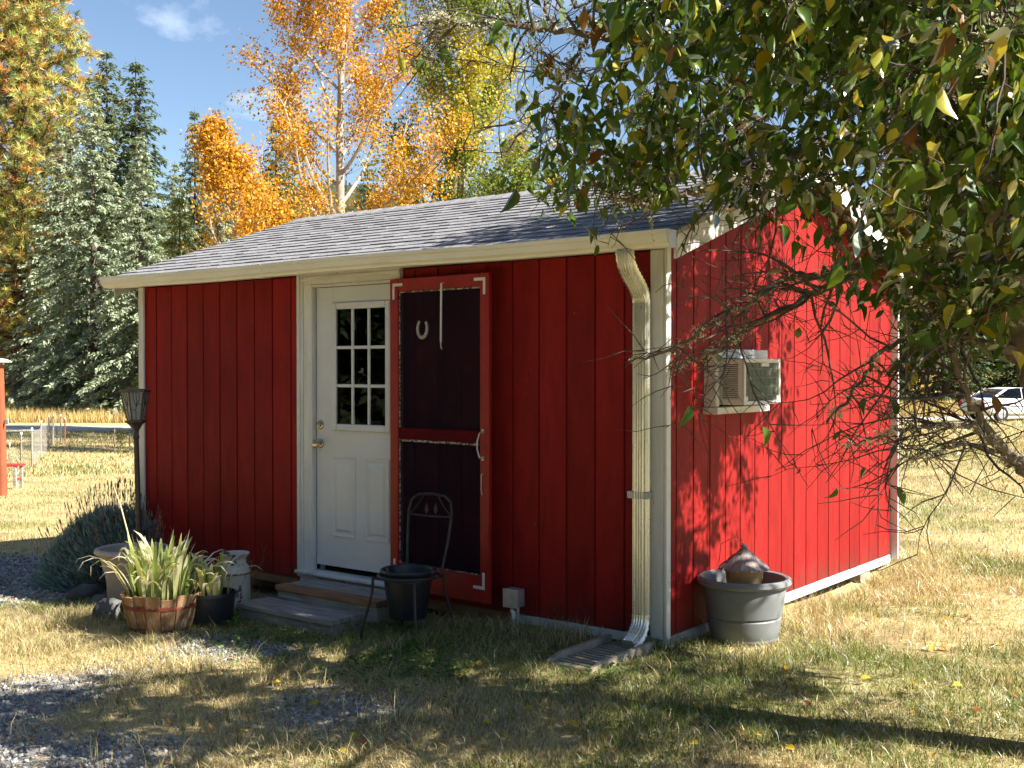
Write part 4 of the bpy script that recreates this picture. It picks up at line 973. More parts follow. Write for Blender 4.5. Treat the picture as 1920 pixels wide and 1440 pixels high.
# ------------------------------------------------------------------ far yard: fence, bench, post, car
def build_yard():
    bases = [(18, 866, 36), (40, 872, 62), (60, 876, 74), (77, 859, 70), (92, 843, 64), (100, 835, 58), (114, 829, 52), (122, 827, 44)]
    pts = []
    for i, (px, py, h) in enumerate(bases):
        p = gp(px, py); d = (p - CAM).dot(VIEW); H = h * d / FPX; pts.append((p, H))
        t = thing('fence_post', 'thin steel post of the low wire garden fence', 'fence post', p, group='steel posts of the wire garden fence')
        if i == 7: t['label'] = 'rust red post at the far end of the low wire garden fence'; del t['group']
        ob('stake', MB().box((-.018, -.018, -.2), (.018, .018, H - .07), .004), REDPOST if i == 7 else TPOST, t)
        ob('tip', MB().box((-.022, -.022, H - .07), (.022, .022, H), .006), TIPW, t)
    w = MB(); wt = .0017
    for (p, H), (q, Hq) in zip(pts, pts[1:]):
        h = min(H, Hq) - .12; n = max(3, int((q - p).length / .11))
        for k in range(9):
            z = .03 + (h - .03) * k / 8; w.tube([p + Vector((0, 0, z)), q + Vector((0, 0, z))], wt, 3, cap=False)
        for k in range(1, n): a = p.lerp(q, k / n); w.tube([a + Vector((0, 0, .03)), a + Vector((0, 0, h))], wt, 3, cap=False)
    ob('wire_mesh', w, WIRE, label='grey wire mesh stretched between the low garden fence posts', cat='wire fence', smooth=None)
    for (px, py, h, lab) in ((215, 850, 48, 'steel stake beside the young sapling in the dry lawn'), (243, 849, 38, 'short steel stake near the shed corner beyond the lamp post')):
        p = gp(px, py); d = (p - CAM).dot(VIEW); t = ob('plant_stake', MB().box((-.016, -.016, -.1), (.016, .016, h * d / FPX), .004), TPOST, label=lab, cat='stake', loc=p)
    # sapling
    p = gp(226, 848); sp_ = thing('sapling', 'young yellowing sapling tied beside a steel stake', 'sapling', p)
    ob('stem', MB().tube([(0, 0, -.05), (.02, 0, .3), (0, .02, .62)], [.012, .009, .004], 6), GREYBARK, sp_)
    r = np.random.default_rng(5); n = 160; P = np.stack([r.normal(0, .10, n), r.normal(0, .10, n), r.uniform(.15, .68, n)], 1); X, Y, Z = frames(r.normal(0, 1, (n, 3)), r.uniform(0, 6, n))
    V, F = scatter([(0, 0, 0), (.25, .5, .05), (0, 1, 0), (-.25, .5, .05)], [(0, 1, 2), (0, 2, 3)], P, X, Y, Z, np.full((n, 3), .075)); c = np.array((.24, .27, .05)) * r.uniform(.6, 1.5, (n, 1)); ob('foliage', np_mesh('foliage', V, F, np.repeat(c, 4, 0)), ASPENLEAF, sp_, kind='stuff')
    # timber post with shade
    b = gp(4, 930); d = (b - CAM).dot(VIEW); H = 258 * d / FPX
    t = thing('timber_post', 'leaning red brown timber post with white disc lamp shade on top', 'post', b); t.rotation_euler = (R(0), R(-2.2), 0)
    ob('shaft', MB().lathe([(.001, -.3), (.085, -.3), (.082, H * .5), (.076, H - .1), (.001, H - .1)], 14, wob=.04), REDPOST, t)
    ob('lamp_shade', MB().lathe([(.04, H), (.12, H - .015), (.20, H - .05), (.205, H - .065), (.19, H - .06), (.03, H - .03)], 24, close=True), TIPW, t); ob('socket', MB().tube([(0, 0, H - .12), (0, 0, H - .02)], .03, 10), STEEL, t)
    sg = at_depth(16, 791, d - .05) - b
    ob('notice_plate', MB().box((sg.x - .075, sg.y - .02, sg.z - .042), (sg.x + .07, sg.y - .01, sg.z + .042), .003), TIPW, t)
    # bench
    p = gp(24, 917); d = (p - CAM).dot(VIEW); H = 47 * d / FPX; t = thing('bench', 'small red painted wooden bench beside the leaning timber post', 'bench', p, rz=YAW)
    for k in range(3): ob('seat_plank', MB().box((-.42, -.16 + k * .11, H - .035), (.16, -.06 + k * .11, H), .004), BENCHRED, t)
    for x in (-.38, .10):
        for y in (-.13, .13): ob('leg', MB().box((x - .025, y - .025, -.02), (x + .025, y + .025, H - .037), .004), OLDWOOD, t)
        ob('stretcher', MB().box((x - .015, -.104, .16), (x + .015, .104, .20), .003), BENCHRED, t)
    # wooden posts by the road
    for (px, py, h, lab) in ((1736, 765, 92, 'dark wooden post in the verge behind the shed'), (1862, 742, 44, 'short wooden post beyond the parked white car')):
        p = gp(px, py); d = (p - CAM).dot(VIEW); ob('wooden_post', MB().lathe([(.001, -.2), (.12, -.2), (.115, h * d / FPX), (.001, h * d / FPX + .02)], 10, wob=.04), DARKBARK, label=lab, cat='post', loc=p)
    for (px, py, h) in ((78, 763, 40), (168, 764, 26)):
        p = gp(px, py); d = (p - CAM).dot(VIEW); ob('field_post', MB().box((-.04, -.04, -.2), (.04, .04, h * d / FPX), .01), TPOST, label='lone thin post in the tall dry grass beyond the road', cat='post', group='field posts beyond the road', loc=p)
build_yard()

def build_car():
    p = gp(1905, 788); t = thing('car', 'white sedan parked on the gravel road beyond the apple branches', 'car', p, rz=YAW + R(14))
    # x forward (to the right of the picture), tail at -2.2
    prof = lambda x: None
    secs = []   # x, half width, sill, belt, roofless top
    body = [(-2.28, .70, .42, .80), (-2.22, .80, .34, .93), (-2.0, .86, .28, .99), (-1.5, .89, .24, 1.0), (-.6, .90, .22, .97), (.4, .90, .22, .95), (1.0, .90, .24, .93), (1.6, .88, .28, .86), (2.05, .82, .30, .76), (2.25, .68, .36, .66)]
    rings = []
    for x, hw, s_, bl in body:
        mid = (s_ + bl) / 2; rings.append([(x, -hw * .82, s_), (x, hw * .82, s_), (x, hw, s_ + .12), (x, hw * 1.01, mid + .06), (x, hw * .97, bl - .06), (x, hw * .86, bl), (x, -hw * .86, bl), (x, -hw * .97, bl - .06), (x, -hw * 1.01, mid + .06), (x, -hw, s_ + .12)])
    ob('body', MB().loft(rings), CARW, t, smooth=R(50))
    gh = [(-1.72, .74, 1.0, 1.01), (-1.05, .66, .985, 1.36), (-.5, .64, .97, 1.42), (.15, .64, .96, 1.40), (.45, .66, .95, 1.32), (1.05, .74, .93, .94)]
    ob('cabin_glass', MB().loft([[(x, -.78, b), (x, .78, b), (x, w, tp), (x, -w, tp)] for x, w, b, tp in gh]), CARGLASS, t, smooth=R(40))
    ob('roof', MB().loft([[(x, -w - .005, tp - .02), (x, w + .005, tp - .02), (x, w * .96, tp + .015), (x, -w * .96, tp + .015)] for x, w, b, tp in gh[1:5]]), CARW, t, smooth=R(50))
    for s_ in (-1, 1):
        for a, b, r_ in (((-1.75, .80, 1.0), (-1.02, .67, 1.37), .05), ((-.32, .795, .97), (-.30, .655, 1.41), .03), ((1.08, .80, .94), (.43, .67, 1.33), .035)):
            ob('pillar', MB().tube([(a[0], s_ * a[1], a[2]), (b[0], s_ * b[1], b[2])], r_, 6), CARW, t)
        ob('tail_light', MB().box((-2.30, s_ * .68 - .12, .68), (-2.12, s_ * .68 + .12, .86), .03), TAIL, t)
        ob('headlight', MB().box((2.08, s_ * .60 - .14, .58), (2.24, s_ * .60 + .14, .70), .03), CHROME, t)
        ob('mirror', MB().box((.78, s_ * .97 - .07, .95), (.90, s_ * .97 + .07, 1.06), .03), CARW, t)
        for x in (-.75, .25): ob('door_handle', MB().box((x, s_ * .905 - .012, .80), (x + .16, s_ * .905 + .012, .83), .006), CHROME, t)
        for x in (-1.38, 1.35):
            wh = MB().lathe([(.20, -.10), (.30, -.11), (.325, -.08), (.325, .08), (.30, .11), (.20, .10)], 28, close=True); wh.v = [(q[0] + x, q[2] + s_ * .80, q[1] + .32) for q in wh.v]; wo = ob('wheel', wh, TYRE, t)
            rm = MB().lathe([(.001, -.06), (.2, -.07), (.2, .07), (.001, .06)], 20); rm.v = [(q[0] + x, q[2] + s_ * .82, q[1] + .32) for q in rm.v]; ob('rim', rm, RIM, wo)
    ob('bumper', MB().box((-2.34, -.72, .40), (-2.20, .72, .58), .05), CARW, t); ob('number_plate', MB().box((-2.312, -.2, .72), (-2.285, .2, .84), .004), TIPW, t)
build_car()

# ------------------------------------------------------------------ trees
def spline(pts, n):
    P = [Vector(p) for p in pts]; P = [P[0] * 2 - P[1]] + P + [P[-1] * 2 - P[-2]]; out = []
    for i in range(1, len(P) - 2):
        for k in range(n):
            t = k / n; a, b, c, d = P[i - 1:i + 3]
            out.append(.5 * ((2 * b) + (c - a) * t + (2 * a - 5 * b + 4 * c - d) * t * t + (3 * b - 3 * c + d - a) * t ** 3))
    out.append(P[-2]); return out
def wander(r, p, d, L_, n, jit, up=0.0):
    pts = [p.copy()]; d = d.normalized()
    for i in range(n):
        d = (d + Vector((r.uniform(-jit, jit), r.uniform(-jit, jit), r.uniform(-jit, jit) + up))).normalized(); p = p + d * (L_ / n); pts.append(p.copy())
    return pts
LEAF_T = None
def leaf_template():
    rows = [(.22, .20), (.48, .27), (.76, .17)]; V = [(0, 0, 0)]
    for t, w in rows:
        z = -.22 * t * t; V += [(-w, t, z + .09 * (w / .27)), (0, t, z), (w, t, z + .09 * (w / .27))]
    V.append((0, 1, -.26)); F = [(0, 2, 1), (0, 3, 2)]
    for i in range(2):
        a = 1 + 3 * i; F += [(a, a + 1, a + 4), (a, a + 4, a + 3), (a + 1, a + 2, a + 5), (a + 1, a + 5, a + 4)]
    F += [(7, 8, 10), (8, 9, 10)]; return np.array(V), F

def build_apple():
    r = random.Random(17); rl = random.Random(5); nr = np.random.default_rng(17)
    A = at_depth
    trunk_pts = [A(2165, 1440, 4.53), A(2110, 1020, 4.53), A(2040, 820, 4.55), A(1955, 680, 4.58), A(1888, 560, 4.62), A(1850, 430, 4.68), A(1822, 290, 4.8), A(1800, 110, 5.0), A(1780, -60, 5.2), A(1760, -200, 5.4)]
    base = trunk_pts[0].copy(); base.z = hz(base.x, base.y) - .05; trunk_pts[0] = base
    tree = thing('apple_tree', 'old lichen covered apple tree with yellowing leaves leaning over the shed corner', 'tree', base)
    tp = spline(trunk_pts, 8); tr = [.118 * (1 - i / (len(tp) - 1)) ** .75 + .018 for i in range(len(tp))]; tr = [a * (1 + .12 * math.sin(i * 1.7)) for i, a in enumerate(tr)]
    T = tree.location.copy()
    def loc_(pts): return [p - T for p in pts]
    ob('trunk', MB().tube(loc_(tp), tr, 16), BARK, tree)
    limbs = [  # hand-laid limbs: (pixel x, pixel y, depth) ..., r0, r1
        ([(1806, 150, 4.95), (1660, 45, 4.7), (1500, 45, 4.5), (1300, 62, 4.4), (1120, 66, 4.3), (1000, 50, 4.35), (880, 42, 4.45), (790, 40, 4.5)], .034, .005),
        ([(1822, 290, 4.8), (1660, 245, 4.75), (1540, 268, 4.7), (1430, 330, 4.6), (1320, 352, 4.55), (1230, 380, 4.5), (1172, 379, 4.45)], .036, .005),
        ([(1858, 470, 4.66), (1760, 482, 4.8), (1650, 500, 4.95), (1540, 545, 5.1), (1430, 600, 5.2), (1330, 662, 5.25), (1250, 692, 5.3)], .034, .005),
        ([(1872, 520, 4.65), (1770, 525, 4.55), (1670, 495, 4.5), (1560, 512, 4.5), (1480, 520, 4.5), (1390, 575, 4.45), (1290, 640, 4.4), (1180, 685, 4.4)], .030, .004),
        ([(1935, 655, 4.59), (1830, 640, 4.5), (1740, 625, 4.5), (1650, 665, 4.5), (1600, 735, 4.5), (1545, 788, 4.5)], .024, .004),
        ([(2075, 910, 4.54), (1960, 900, 4.48), (1892, 850, 4.42), (1832, 775, 4.3), (1800, 700, 4.25), (1770, 620, 4.25), (1720, 560, 4.25)], .036, .006),
        ([(1892, 850, 4.42), (1810, 800, 4.25), (1730, 800, 4.2), (1660, 815, 4.15), (1590, 838, 4.1)], .016, .003),
        ([(1960, 900, 4.48), (1860, 845, 4.4), (1790, 835, 4.3), (1740, 860, 4.25), (1680, 850, 4.2)], .014, .003),
        ([(1100, 70, 4.3), (1075, 120, 4.3), (1040, 190, 4.35), (985, 240, 4.4), (940, 295, 4.45)], .009, .003),
        ([(1125, 62, 4.3), (1085, 10, 4.25), (1040, -60, 4.2)], .012, .006),
        ([(1035, 60, 4.35), (1020, 10, 4.35), (1000, -60, 4.4)], .009, .004),
        ([(1090, 110, 4.3), (1060, 135, 4.25), (1025, 120, 4.2), (995, 90, 4.2)], .007, .002),
        ([(1815, 230, 4.85), (1700, 200, 5.2), (1560, 190, 5.5), (1420, 200, 5.7), (1300, 230, 5.8), (1200, 270, 5.8), (1110, 290, 5.8), (1040, 275, 5.8)], .036, .005),
        ([(1805, 130, 5.0), (1700, 60, 5.4), (1560, 60, 5.8), (1440, 110, 6.0), (1330, 140, 6.1), (1220, 170, 6.1)], .034, .005),
        ([(1840, 370, 4.75), (1760, 330, 5.2), (1640, 330, 5.6), (1520, 350, 5.8), (1420, 380, 5.8)], .03, .005),
        ([(1850, 430, 4.7), (1840, 360, 5.4), (1800, 330, 6.1), (1740, 330, 6.7), (1660, 300, 7.0)], .034, .006),
        ([(1845, 410, 4.7), (1900, 300, 5.3), (1960, 230, 6.0), (2040, 160, 6.7)], .034, .006),
        ([(1850, 440, 4.66), (1960, 360, 4.7), (2150, 250, 4.8), (2400, 120, 4.9), (2650, 60, 5.0)], .042, .006),
        ([(1840, 380, 4.7), (2000, 250, 4.3), (2200, 120, 3.9), (2500, 0, 3.5)], .036, .006),
        ([(1830, 300, 4.8), (1860, 150, 4.2), (1880, 60, 3.6), (1870, 60, 3.2), (1850, 110, 3.0)], .030, .005),
        ([(1815, 220, 4.85), (1760, 60, 4.3), (1690, -40, 3.9), (1600, -60, 3.7), (1500, -20, 3.6)], .028, .005),
        ([(1790, 40, 5.05), (1900, -120, 5.5), (2100, -260, 5.9), (2300, -340, 6.2)], .034, .006),
        ([(1780, -60, 5.2), (1640, -170, 5.6), (1480, -210, 6.0), (1330, -200, 6.3)], .032, .006),
        ([(1780, -60, 5.2), (1760, -200, 5.9), (1700, -260, 6.6), (1600, -270, 7.1)], .032, .006),
        ([(1760, -200, 5.4), (1640, -330, 5.7), (1500, -380, 6.0)], .026, .006),
        ([(1770, -140, 5.3), (1850, -300, 6.2), (1900, -330, 6.9)], .026, .006),
        ([(1885, 580, 4.62), (1960, 520, 4.3), (2060, 500, 4.0), (2200, 470, 3.8)], .026, .005),
    ]
    def Lw(*q): return ([tuple(Vector(v)) for v in q], None)
    wl = [((1.88, -.72, 2.2), (2.6, .1, 2.6), (2.9, .85, 2.9)), ((1.85, -.72, 2.5), (1.6, .2, 2.9), (1.4, 1.0, 3.3), (1.2, 1.45, 3.6)), ((1.85, -.72, 2.6), (2.2, .4, 3.1), (2.4, 1.15, 3.4)),
          ((1.9, -.7, 2.0), (3.0, -.5, 2.35), (3.8, -.2, 2.55), (4.3, .1, 2.65)), ((1.92, -.7, 1.9), (2.9, -.95, 2.25), (3.6, -1.05, 2.45), (4.25, -.95, 2.6)), ((1.9, -.7, 2.1), (3.2, .15, 2.45), (4.0, .65, 2.75)),
          ((1.9, -.72, 2.1), (2.6, -1.6, 2.35), (3.1, -2.1, 2.5)), ((1.82, -.72, 2.7), (1.1, .2, 3.2), (.55, .65, 3.6)), ((1.88, -.7, 2.3), (2.9, .5, 2.9), (3.5, 1.0, 3.2)), ((1.85, -.7, 2.5), (1.9, .6, 2.8), (1.9, 1.4, 3.0)), ((1.85, -.72, 2.6), (2.8, -.6, 2.9), (3.6, -.4, 3.1)),
          ((1.8, -.7, 2.8), (.9, .45, 3.5), (.2, .6, 3.9)), ((1.88, -.72, 2.3), (1.9, -1.4, 2.6), (1.8, -2.0, 2.8), (1.5, -2.5, 2.9)), ((1.9, -.72, 2.2), (2.1, -1.5, 2.6), (2.3, -2.1, 2.85), (2.2, -2.7, 2.95)), ((1.88, -.72, 2.4), (1.5, -1.5, 2.75), (1.1, -2.0, 2.95)),
          ((1.85, -.7, 2.5), (2.0, .3, 2.6), (1.7, 1.2, 2.7)), ((1.85, -.7, 2.6), (2.5, .5, 3.0), (2.2, 1.6, 3.3)), ((1.83, -.7, 2.7), (1.5, .5, 3.3), (1.9, 1.3, 3.8)), ((1.83, -.7, 2.7), (2.9, .3, 3.3), (2.8, 1.3, 3.7)), ((1.86, -.7, 2.4), (1.35, .5, 2.75), (1.3, 1.2, 3.0)), ((1.86, -.7, 2.4), (2.3, .6, 2.6), (2.4, 1.4, 2.8)), ((1.85, -.7, 2.5), (2.1, .8, 2.9), (2.0, 1.95, 3.1)), ((1.85, -.7, 2.6), (1.5, .9, 3.0), (1.5, 1.8, 3.2)), ((1.85, -.7, 2.7), (2.6, .9, 3.4), (2.7, 1.9, 3.8))]
    for w_ in wl: limbs.append((w_, .034, .006))  # limbs mostly out of view, added for the shade they cast
    twigs = MB(); LP = []; LD = []; LS = []; lich = []
    def top(p): return 3.0 + 1.35 * float(sstep(-.25, .7, p.y))
    def leafy(p):
        if p.z > top(p): return 0
        rr = (p - CAM).dot(RIGHT); d = (p - CAM).dot(VIEW); px = 960 + FPX * rr / d
        lo = 2.28 if px < 1450 else (2.28 - (px - 1450) / 250 * .62 if px < 1700 else 1.66)
        lo += .08 * math.sin(px * .05) 
        if p.z < lo - .12: return .006
        if p.z < lo: return .16
        if px < 1010: return .03
        if px < 1140 and p.z > 2.55: return .12
        if d < 3.3: return .6
        return 1
    def leaves_at(p, d, n, spread=.035):
        k = leafy(p)
        for _ in range(n):
            if r.random() > k: continue
            q = p + Vector((r.gauss(0, spread), r.gauss(0, spread), r.gauss(0, spread)))
            dd = d * .5 + Vector((r.uniform(-1, 1), r.uniform(-1, 1), r.uniform(-1.5, .1)))
            LP.append(q); LD.append(dd); LS.append(r.uniform(.04, .094))
    for li, (pl, r0, r1) in enumerate(limbs):
        pts = spline([A(*q) if q[0] > 100 else Vector(q) for q in pl], 7); n = len(pts)
        pts = [p + Vector((r.gauss(0, .008), r.gauss(0, .008), r.gauss(0, .008))) if 0 < i else p for i, p in enumerate(pts)]
        rad = [r0 + (r1 - r0) * (i / (n - 1)) ** .7 for i in range(n)]
        rad = [a * (1 + r.uniform(-.12, .18)) for a in rad]
        ob('limb', MB().tube(loc_(pts), rad, 8), BARK, tree)
        for i in range(2, n):
            if r.random() < .55: lich.append((pts[i], rad[i]))
            if li in (0, 1, 12, 19, 20) and rl.random() < .6: lich.append((pts[i] + Vector((rl.gauss(0, .02), rl.gauss(0, .02), .01)), rad[i]))
        bare = li in (2, 3, 4, 5, 6, 7)
        length = sum((pts[i + 1] - pts[i]).length for i in range(n - 1)); ns = int(length * (9.5 if not bare else 9)) + 2
        for s_ in range(ns):
            u = r.uniform(.15, 1.0); i = min(n - 2, int(u * (n - 1))); p = pts[i].lerp(pts[i + 1], r.random()); t = (pts[i + 1] - pts[i]).normalized()
            d = Vector((r.gauss(0, 1), r.gauss(0, 1), r.gauss(.05 if not bare else -.15, .7))); d = (d - t * d.dot(t)).normalized() + t * r.uniform(.1, .9)
            L_ = r.uniform(.22, .75) * (1.0 if u < .8 else .6); b = wander(r, p, d, L_, 6, .30, .02 if not bare else -.02); br = max(.0022, min(rad[i] * .5, .0075))
            twigs.tube(loc_(b), [br * (1 - .75 * k / 6) for k in range(7)], 5)
            if r.random() < .12: lich.append((b[r.randrange(1, 5)], br))
            leaves_at(b[6], (b[6] - b[5]).normalized(), 5)
            for k in range(1, 7):
                for _ in range(2):
                    if r.random() < .22: continue
                    e = Vector((r.gauss(0, 1), r.gauss(0, 1), r.gauss(0, .8))).normalized() + (b[k] - b[k - 1]).normalized() * .6
                    tw = wander(r, b[k].lerp(b[k - 1], r.random()), e, r.uniform(.05, .24) * (1.15 if bare else 1), 3, .38); twigs.tube(loc_(tw), [.0028, .0022, .0017, .001], 3, cap=False)
                    leaves_at(tw[3], (tw[3] - tw[2]).normalized(), r.randint(2, 5)); leaves_at(tw[2], (tw[2] - tw[1]).normalized(), r.randint(1, 2), .025)
    ob('twigs', twigs, TWIG, tree, kind='stuff', smooth=None)
    # leaves
    P = np.array([tuple(p) for p in LP]); D = np.array([tuple(d) for d in LD]); S = np.array(LS); n = len(P)
    px, py, dep = project(P); keep = dep > 1.9
    ct = 1 / math.tan(SUN_EL); gx = P[:, 0] - (P[:, 2] + .1) * SX * ct; gy = P[:, 1] - (P[:, 2] + .1) * SY * ct   # where each leaf's shade lands
    wy = P[:, 1] - P[:, 0] * SY / SX; wz = P[:, 2] - P[:, 0] * math.tan(SUN_EL) / SX   # ... and where it lands on the sunlit wall
    holes = fbm(wy * 5.5 + 3, wz * 2.6 + 7, 29, 2); keep &= ~((holes > .53) & (wy > -.1) & (wy < 1.45) & (wz > .15) & (wz < 2.3) & (P[:, 0] > .3) & (nr.random(len(P)) < .9))  # leaves thinned out so patches of sun reach the wall
    for (ax, ay, bx, by, hw, pr) in ((-1.5, -1.12, .45, -.62, .17, .9), (-3.4, -2.5, -1.6, -1.25, .36, .85), (.75, -.88, 1.3, -.66, .13, .8), (-.6, -1.75, .2, -1.6, .08, .7)):   # gaps cut in the crown to let sun onto these lawn strips
        t_ = np.clip(((gx - ax) * (bx - ax) + (gy - ay) * (by - ay)) / ((bx - ax) ** 2 + (by - ay) ** 2), 0, 1); dd = np.hypot(gx - ax - t_ * (bx - ax), gy - ay - t_ * (by - ay))
        keep &= ~((dd < hw * (.5 + fbm(gx * 3, gy * 3, 13, 3))) & (nr.random(len(P)) < pr) & (P[:, 2] > 1.5))
    P, D, S, px, py, dep = (a[keep] for a in (P, D, S, px, py, dep)); n = len(P)
    X, Y, Z = frames(D, nr.uniform(-1.2, 1.2, n)); tv, tf = leaf_template()
    g = nr.random((n, 1)); col = np.array((.045, .095, .018)) * (1 - g) + np.array((.11, .17, .028)) * g
    k = nr.random(n); near = np.clip((3.9 - dep) / 1.2, 0, 1); yl = k < .07 + .30 * near; col[yl] = np.array((.42, .38, .05)) * nr.uniform(.6, 1.1, (yl.sum(), 1)); br = k > .975; col[br] = np.array((.20, .10, .03))
    inside = (px > 0) & (px < 1920) & (py > 0) & (py < 900); order = np.argsort(np.where(inside, dep / S, 1e9)); chosen = order[:290]; mask = np.ones(n, bool); mask[chosen] = False
    W_ = nr.uniform(.8, 1.15, n) * S; bend = nr.uniform(-.6, 3.0, n) * S
    seen = (px > -100) & (px < 2050) & (py > -120) & (py < 1000) & (dep < 5.6)     # leaves far outside the view are simpler
    m2 = mask & ~seen; mask = mask & seen
    sv = np.array([(0, 0, 0), (-.25, .5, .04), (0, .5, -.06), (.25, .5, .04), (0, 1, -.26)]); sf = [(0, 2, 1), (0, 3, 2), (1, 2, 4), (2, 3, 4)]
    V, F = scatter(sv, sf, P[m2] - np.array(T), X[m2], Y[m2], Z[m2], np.stack([W_[m2], S[m2], bend[m2]], 1))
    ob('foliage', np_mesh('foliage', V, F, np.repeat(col[m2], 5, 0), True), APPLELEAF, tree, kind='stuff')
    V, F = scatter(tv, tf, P[mask] - np.array(T), X[mask], Y[mask], Z[mask], np.stack([W_[mask], S[mask], bend[mask]], 1))
    ob('foliage', np_mesh('foliage', V, F, np.repeat(col[mask], len(tv), 0), True), APPLELEAF, tree, kind='stuff')
    cache = {}
    for i in chosen:
        q = tuple(np.round(col[i] * 14) / 14 if col[i][0] > .2 else np.round(col[i] * 50) / 50)
        if q not in cache: me = np_mesh('leaf', tv, np.array(tf), np.tile(np.array(q), (len(tv), 1)), True); me.materials.append(APPLELEAF); cache[q] = me
        o = ob('leaf', cache[q], APPLELEAF, tree)
        M = Matrix.Identity(4)
        for c_, (ax, s_) in enumerate(((X[i], W_[i]), (Y[i], S[i]), (Z[i], bend[i]))):
            for k_ in range(3): M[k_][c_] = ax[k_] * s_
        for k_ in range(3): M[k_][3] = P[i][k_] - T[k_]
        o.matrix_local = M
    # lichen tufts
    m_p = []; m_d = []; m_s = []
    for (p, rad) in lich:
        for _ in range(r.randint(16, 44)):
            m_p.append(tuple(p + Vector((r.gauss(0, .016), r.gauss(0, .016), r.gauss(0, .013))) - T)); m_d.append((r.gauss(0, 1), r.gauss(0, 1), r.gauss(-.2, 1))); m_s.append(r.uniform(.008, .022))
    for _ in range(26):     # hanging strands
        p, rad = r.choice(lich)
        for k_ in range(26): m_p.append(tuple(p + Vector((r.gauss(0, .004), r.gauss(0, .004), -k_ * .0065)) - T)); m_d.append((r.gauss(0, .8), r.gauss(0, .8), -.7)); m_s.append(r.uniform(.008, .02))
    P2 = np.array(m_p); X2, Y2, Z2 = frames(np.array(m_d), nr.uniform(0, 6, len(P2))); s2 = np.array(m_s)
    V, F = scatter([(-.06, 0, 0), (.06, 0, 0), (.16, .8, .1), (0, 1, 0), (-.15, .6, -.1)], [(0, 1, 2), (0, 2, 4), (4, 2, 3)], P2, X2, Y2, Z2, np.stack([s2, s2, s2], 1))
    c2 = np.array((.60, .58, .42)) * nr.uniform(.6, 1.25, (len(P2), 1)); ob('lichen', np_mesh('lichen', V, F, np.repeat(c2, 5, 0)), LICHEN, tree, kind='stuff')
build_apple()

DIAMOND = [(0, 0, 0), (.36, .42, .06), (0, 1, -.08), (-.36, .42, .06)]; DF = [(0, 1, 2), (0, 2, 3)]
def broadleaf(name, label, px, D, H, crown, nlimb, nleaf, palette, seed, leaf=.075, group=None, lean=0.0, z_low=1.0, bark=None, tight=.16, up=.12, gap=.42):
    r = random.Random(seed); nr = np.random.default_rng(seed)
    p = at_depth(px, 690, D); z = hz(p.x, p.y); t = thing(name, label, 'tree', (p.x, p.y, z), group=group)
    lx, ly = RN[0] * lean, RN[1] * lean
    tp = [Vector((lx * (k / 12) ** 1.5 + .10 * math.sin(k * .9 + seed), ly * (k / 12) ** 1.5 + .08 * math.cos(k * 1.3 + seed), H * k / 12 - .1)) for k in range(13)]; R0 = .0085 * H + .03
    ob('trunk', MB().tube(tp, [R0 * (1 - .93 * k / 12) + .008 for k in range(13)], 10), bark or GREYBARK, t)
    m = MB(); nodes_ = []; wts = []
    for i in range(nlimb):
        u = z_low / H + (1 - z_low / H) * (i + r.random()) / nlimb * .97; k = min(11, int(u * 12)); b = tp[k].lerp(tp[k + 1], u * 12 - k); a = i * 2.4 + r.uniform(-.5, .5)
        Rr = crown(u) * r.uniform(.75, 1.1)
        d = Vector((math.cos(a), math.sin(a), r.uniform(.5, 1.1))); L_ = Rr * 1.35; pts = wander(r, b, d, L_, 8, .14, up); rb = max(.012, R0 * (1 - u) * .55)
        m.tube(pts, [rb * (1 - .85 * q / 8) + .003 for q in range(9)], 6)
        for q in range(2, 9):
            for _ in range(4):
                e = Vector((r.gauss(0, 1), r.gauss(0, 1), r.gauss(.4, .6))).normalized() + (pts[q] - pts[q - 1]).normalized() * .7; tl = r.uniform(.25, .8) * Rr * .5
                tw = wander(r, pts[q], e, tl, 4, .2, .08); m.tube(tw, [rb * .2 + .003, .006, .004, .003, .002], 3, cap=False)
                for w_ in tw[1:]: nodes_.append(tuple(w_)); wts.append(1.)
    ob('branches', m, bark or GREYBARK, t, kind='stuff', smooth=None)
    nodes_ = np.array(nodes_); idx = nr.integers(0, len(nodes_), nleaf); P = nodes_[idx] + nr.normal(0, tight, (nleaf, 3)) * np.array([1, 1, .8])
    cl = fbm(nodes_[idx][:, 0] * 1.3 + nodes_[idx][:, 1], nodes_[idx][:, 2] * 1.1, seed, 3); keep = (cl + nr.normal(0, .10, nleaf)) > gap; P = P[keep]; cl = cl[keep]; n = len(P)
    X, Y, Z = frames(nr.normal(0, 1, (n, 3)) + np.array([0, 0, -.5]), nr.uniform(0, 6.3, n)); s_ = nr.uniform(.7, 1.2, n) * leaf
    V, F = scatter(DIAMOND, DF, P, X, Y, Z, np.stack([s_, s_, s_], 1)); col = palette(nr, n, P, cl, H)
    ob('crown', np_mesh('crown', V, F, np.repeat(col, 4, 0)), ASPENLEAF, t); return t
def pal_orange(nr, n, P, cl, H):
    a = nr.random((n, 1)); c = np.array((.60, .29, .03)) * (1 - a) + np.array((.72, .48, .06)) * a; k = nr.random(n) < .10; c[k] = np.array((.40, .16, .03)); return c * nr.uniform(.7, 1.15, (n, 1))
def pal_green(nr, n, P, cl, H):
    f = np.clip((fbm(P[:, 0] * .8, P[:, 2] * .8, 77, 3) - .42) * 5 + nr.normal(0, .25, n), 0, 1)[:, None]; return (np.array((.17, .24, .045)) * (1 - f) + np.array((.52, .46, .06)) * f) * nr.uniform(.7, 1.2, (n, 1))
def pal_yellow(nr, n, P, cl, H): return np.array((.62, .52, .05)) * nr.uniform(.7, 1.2, (n, 1))
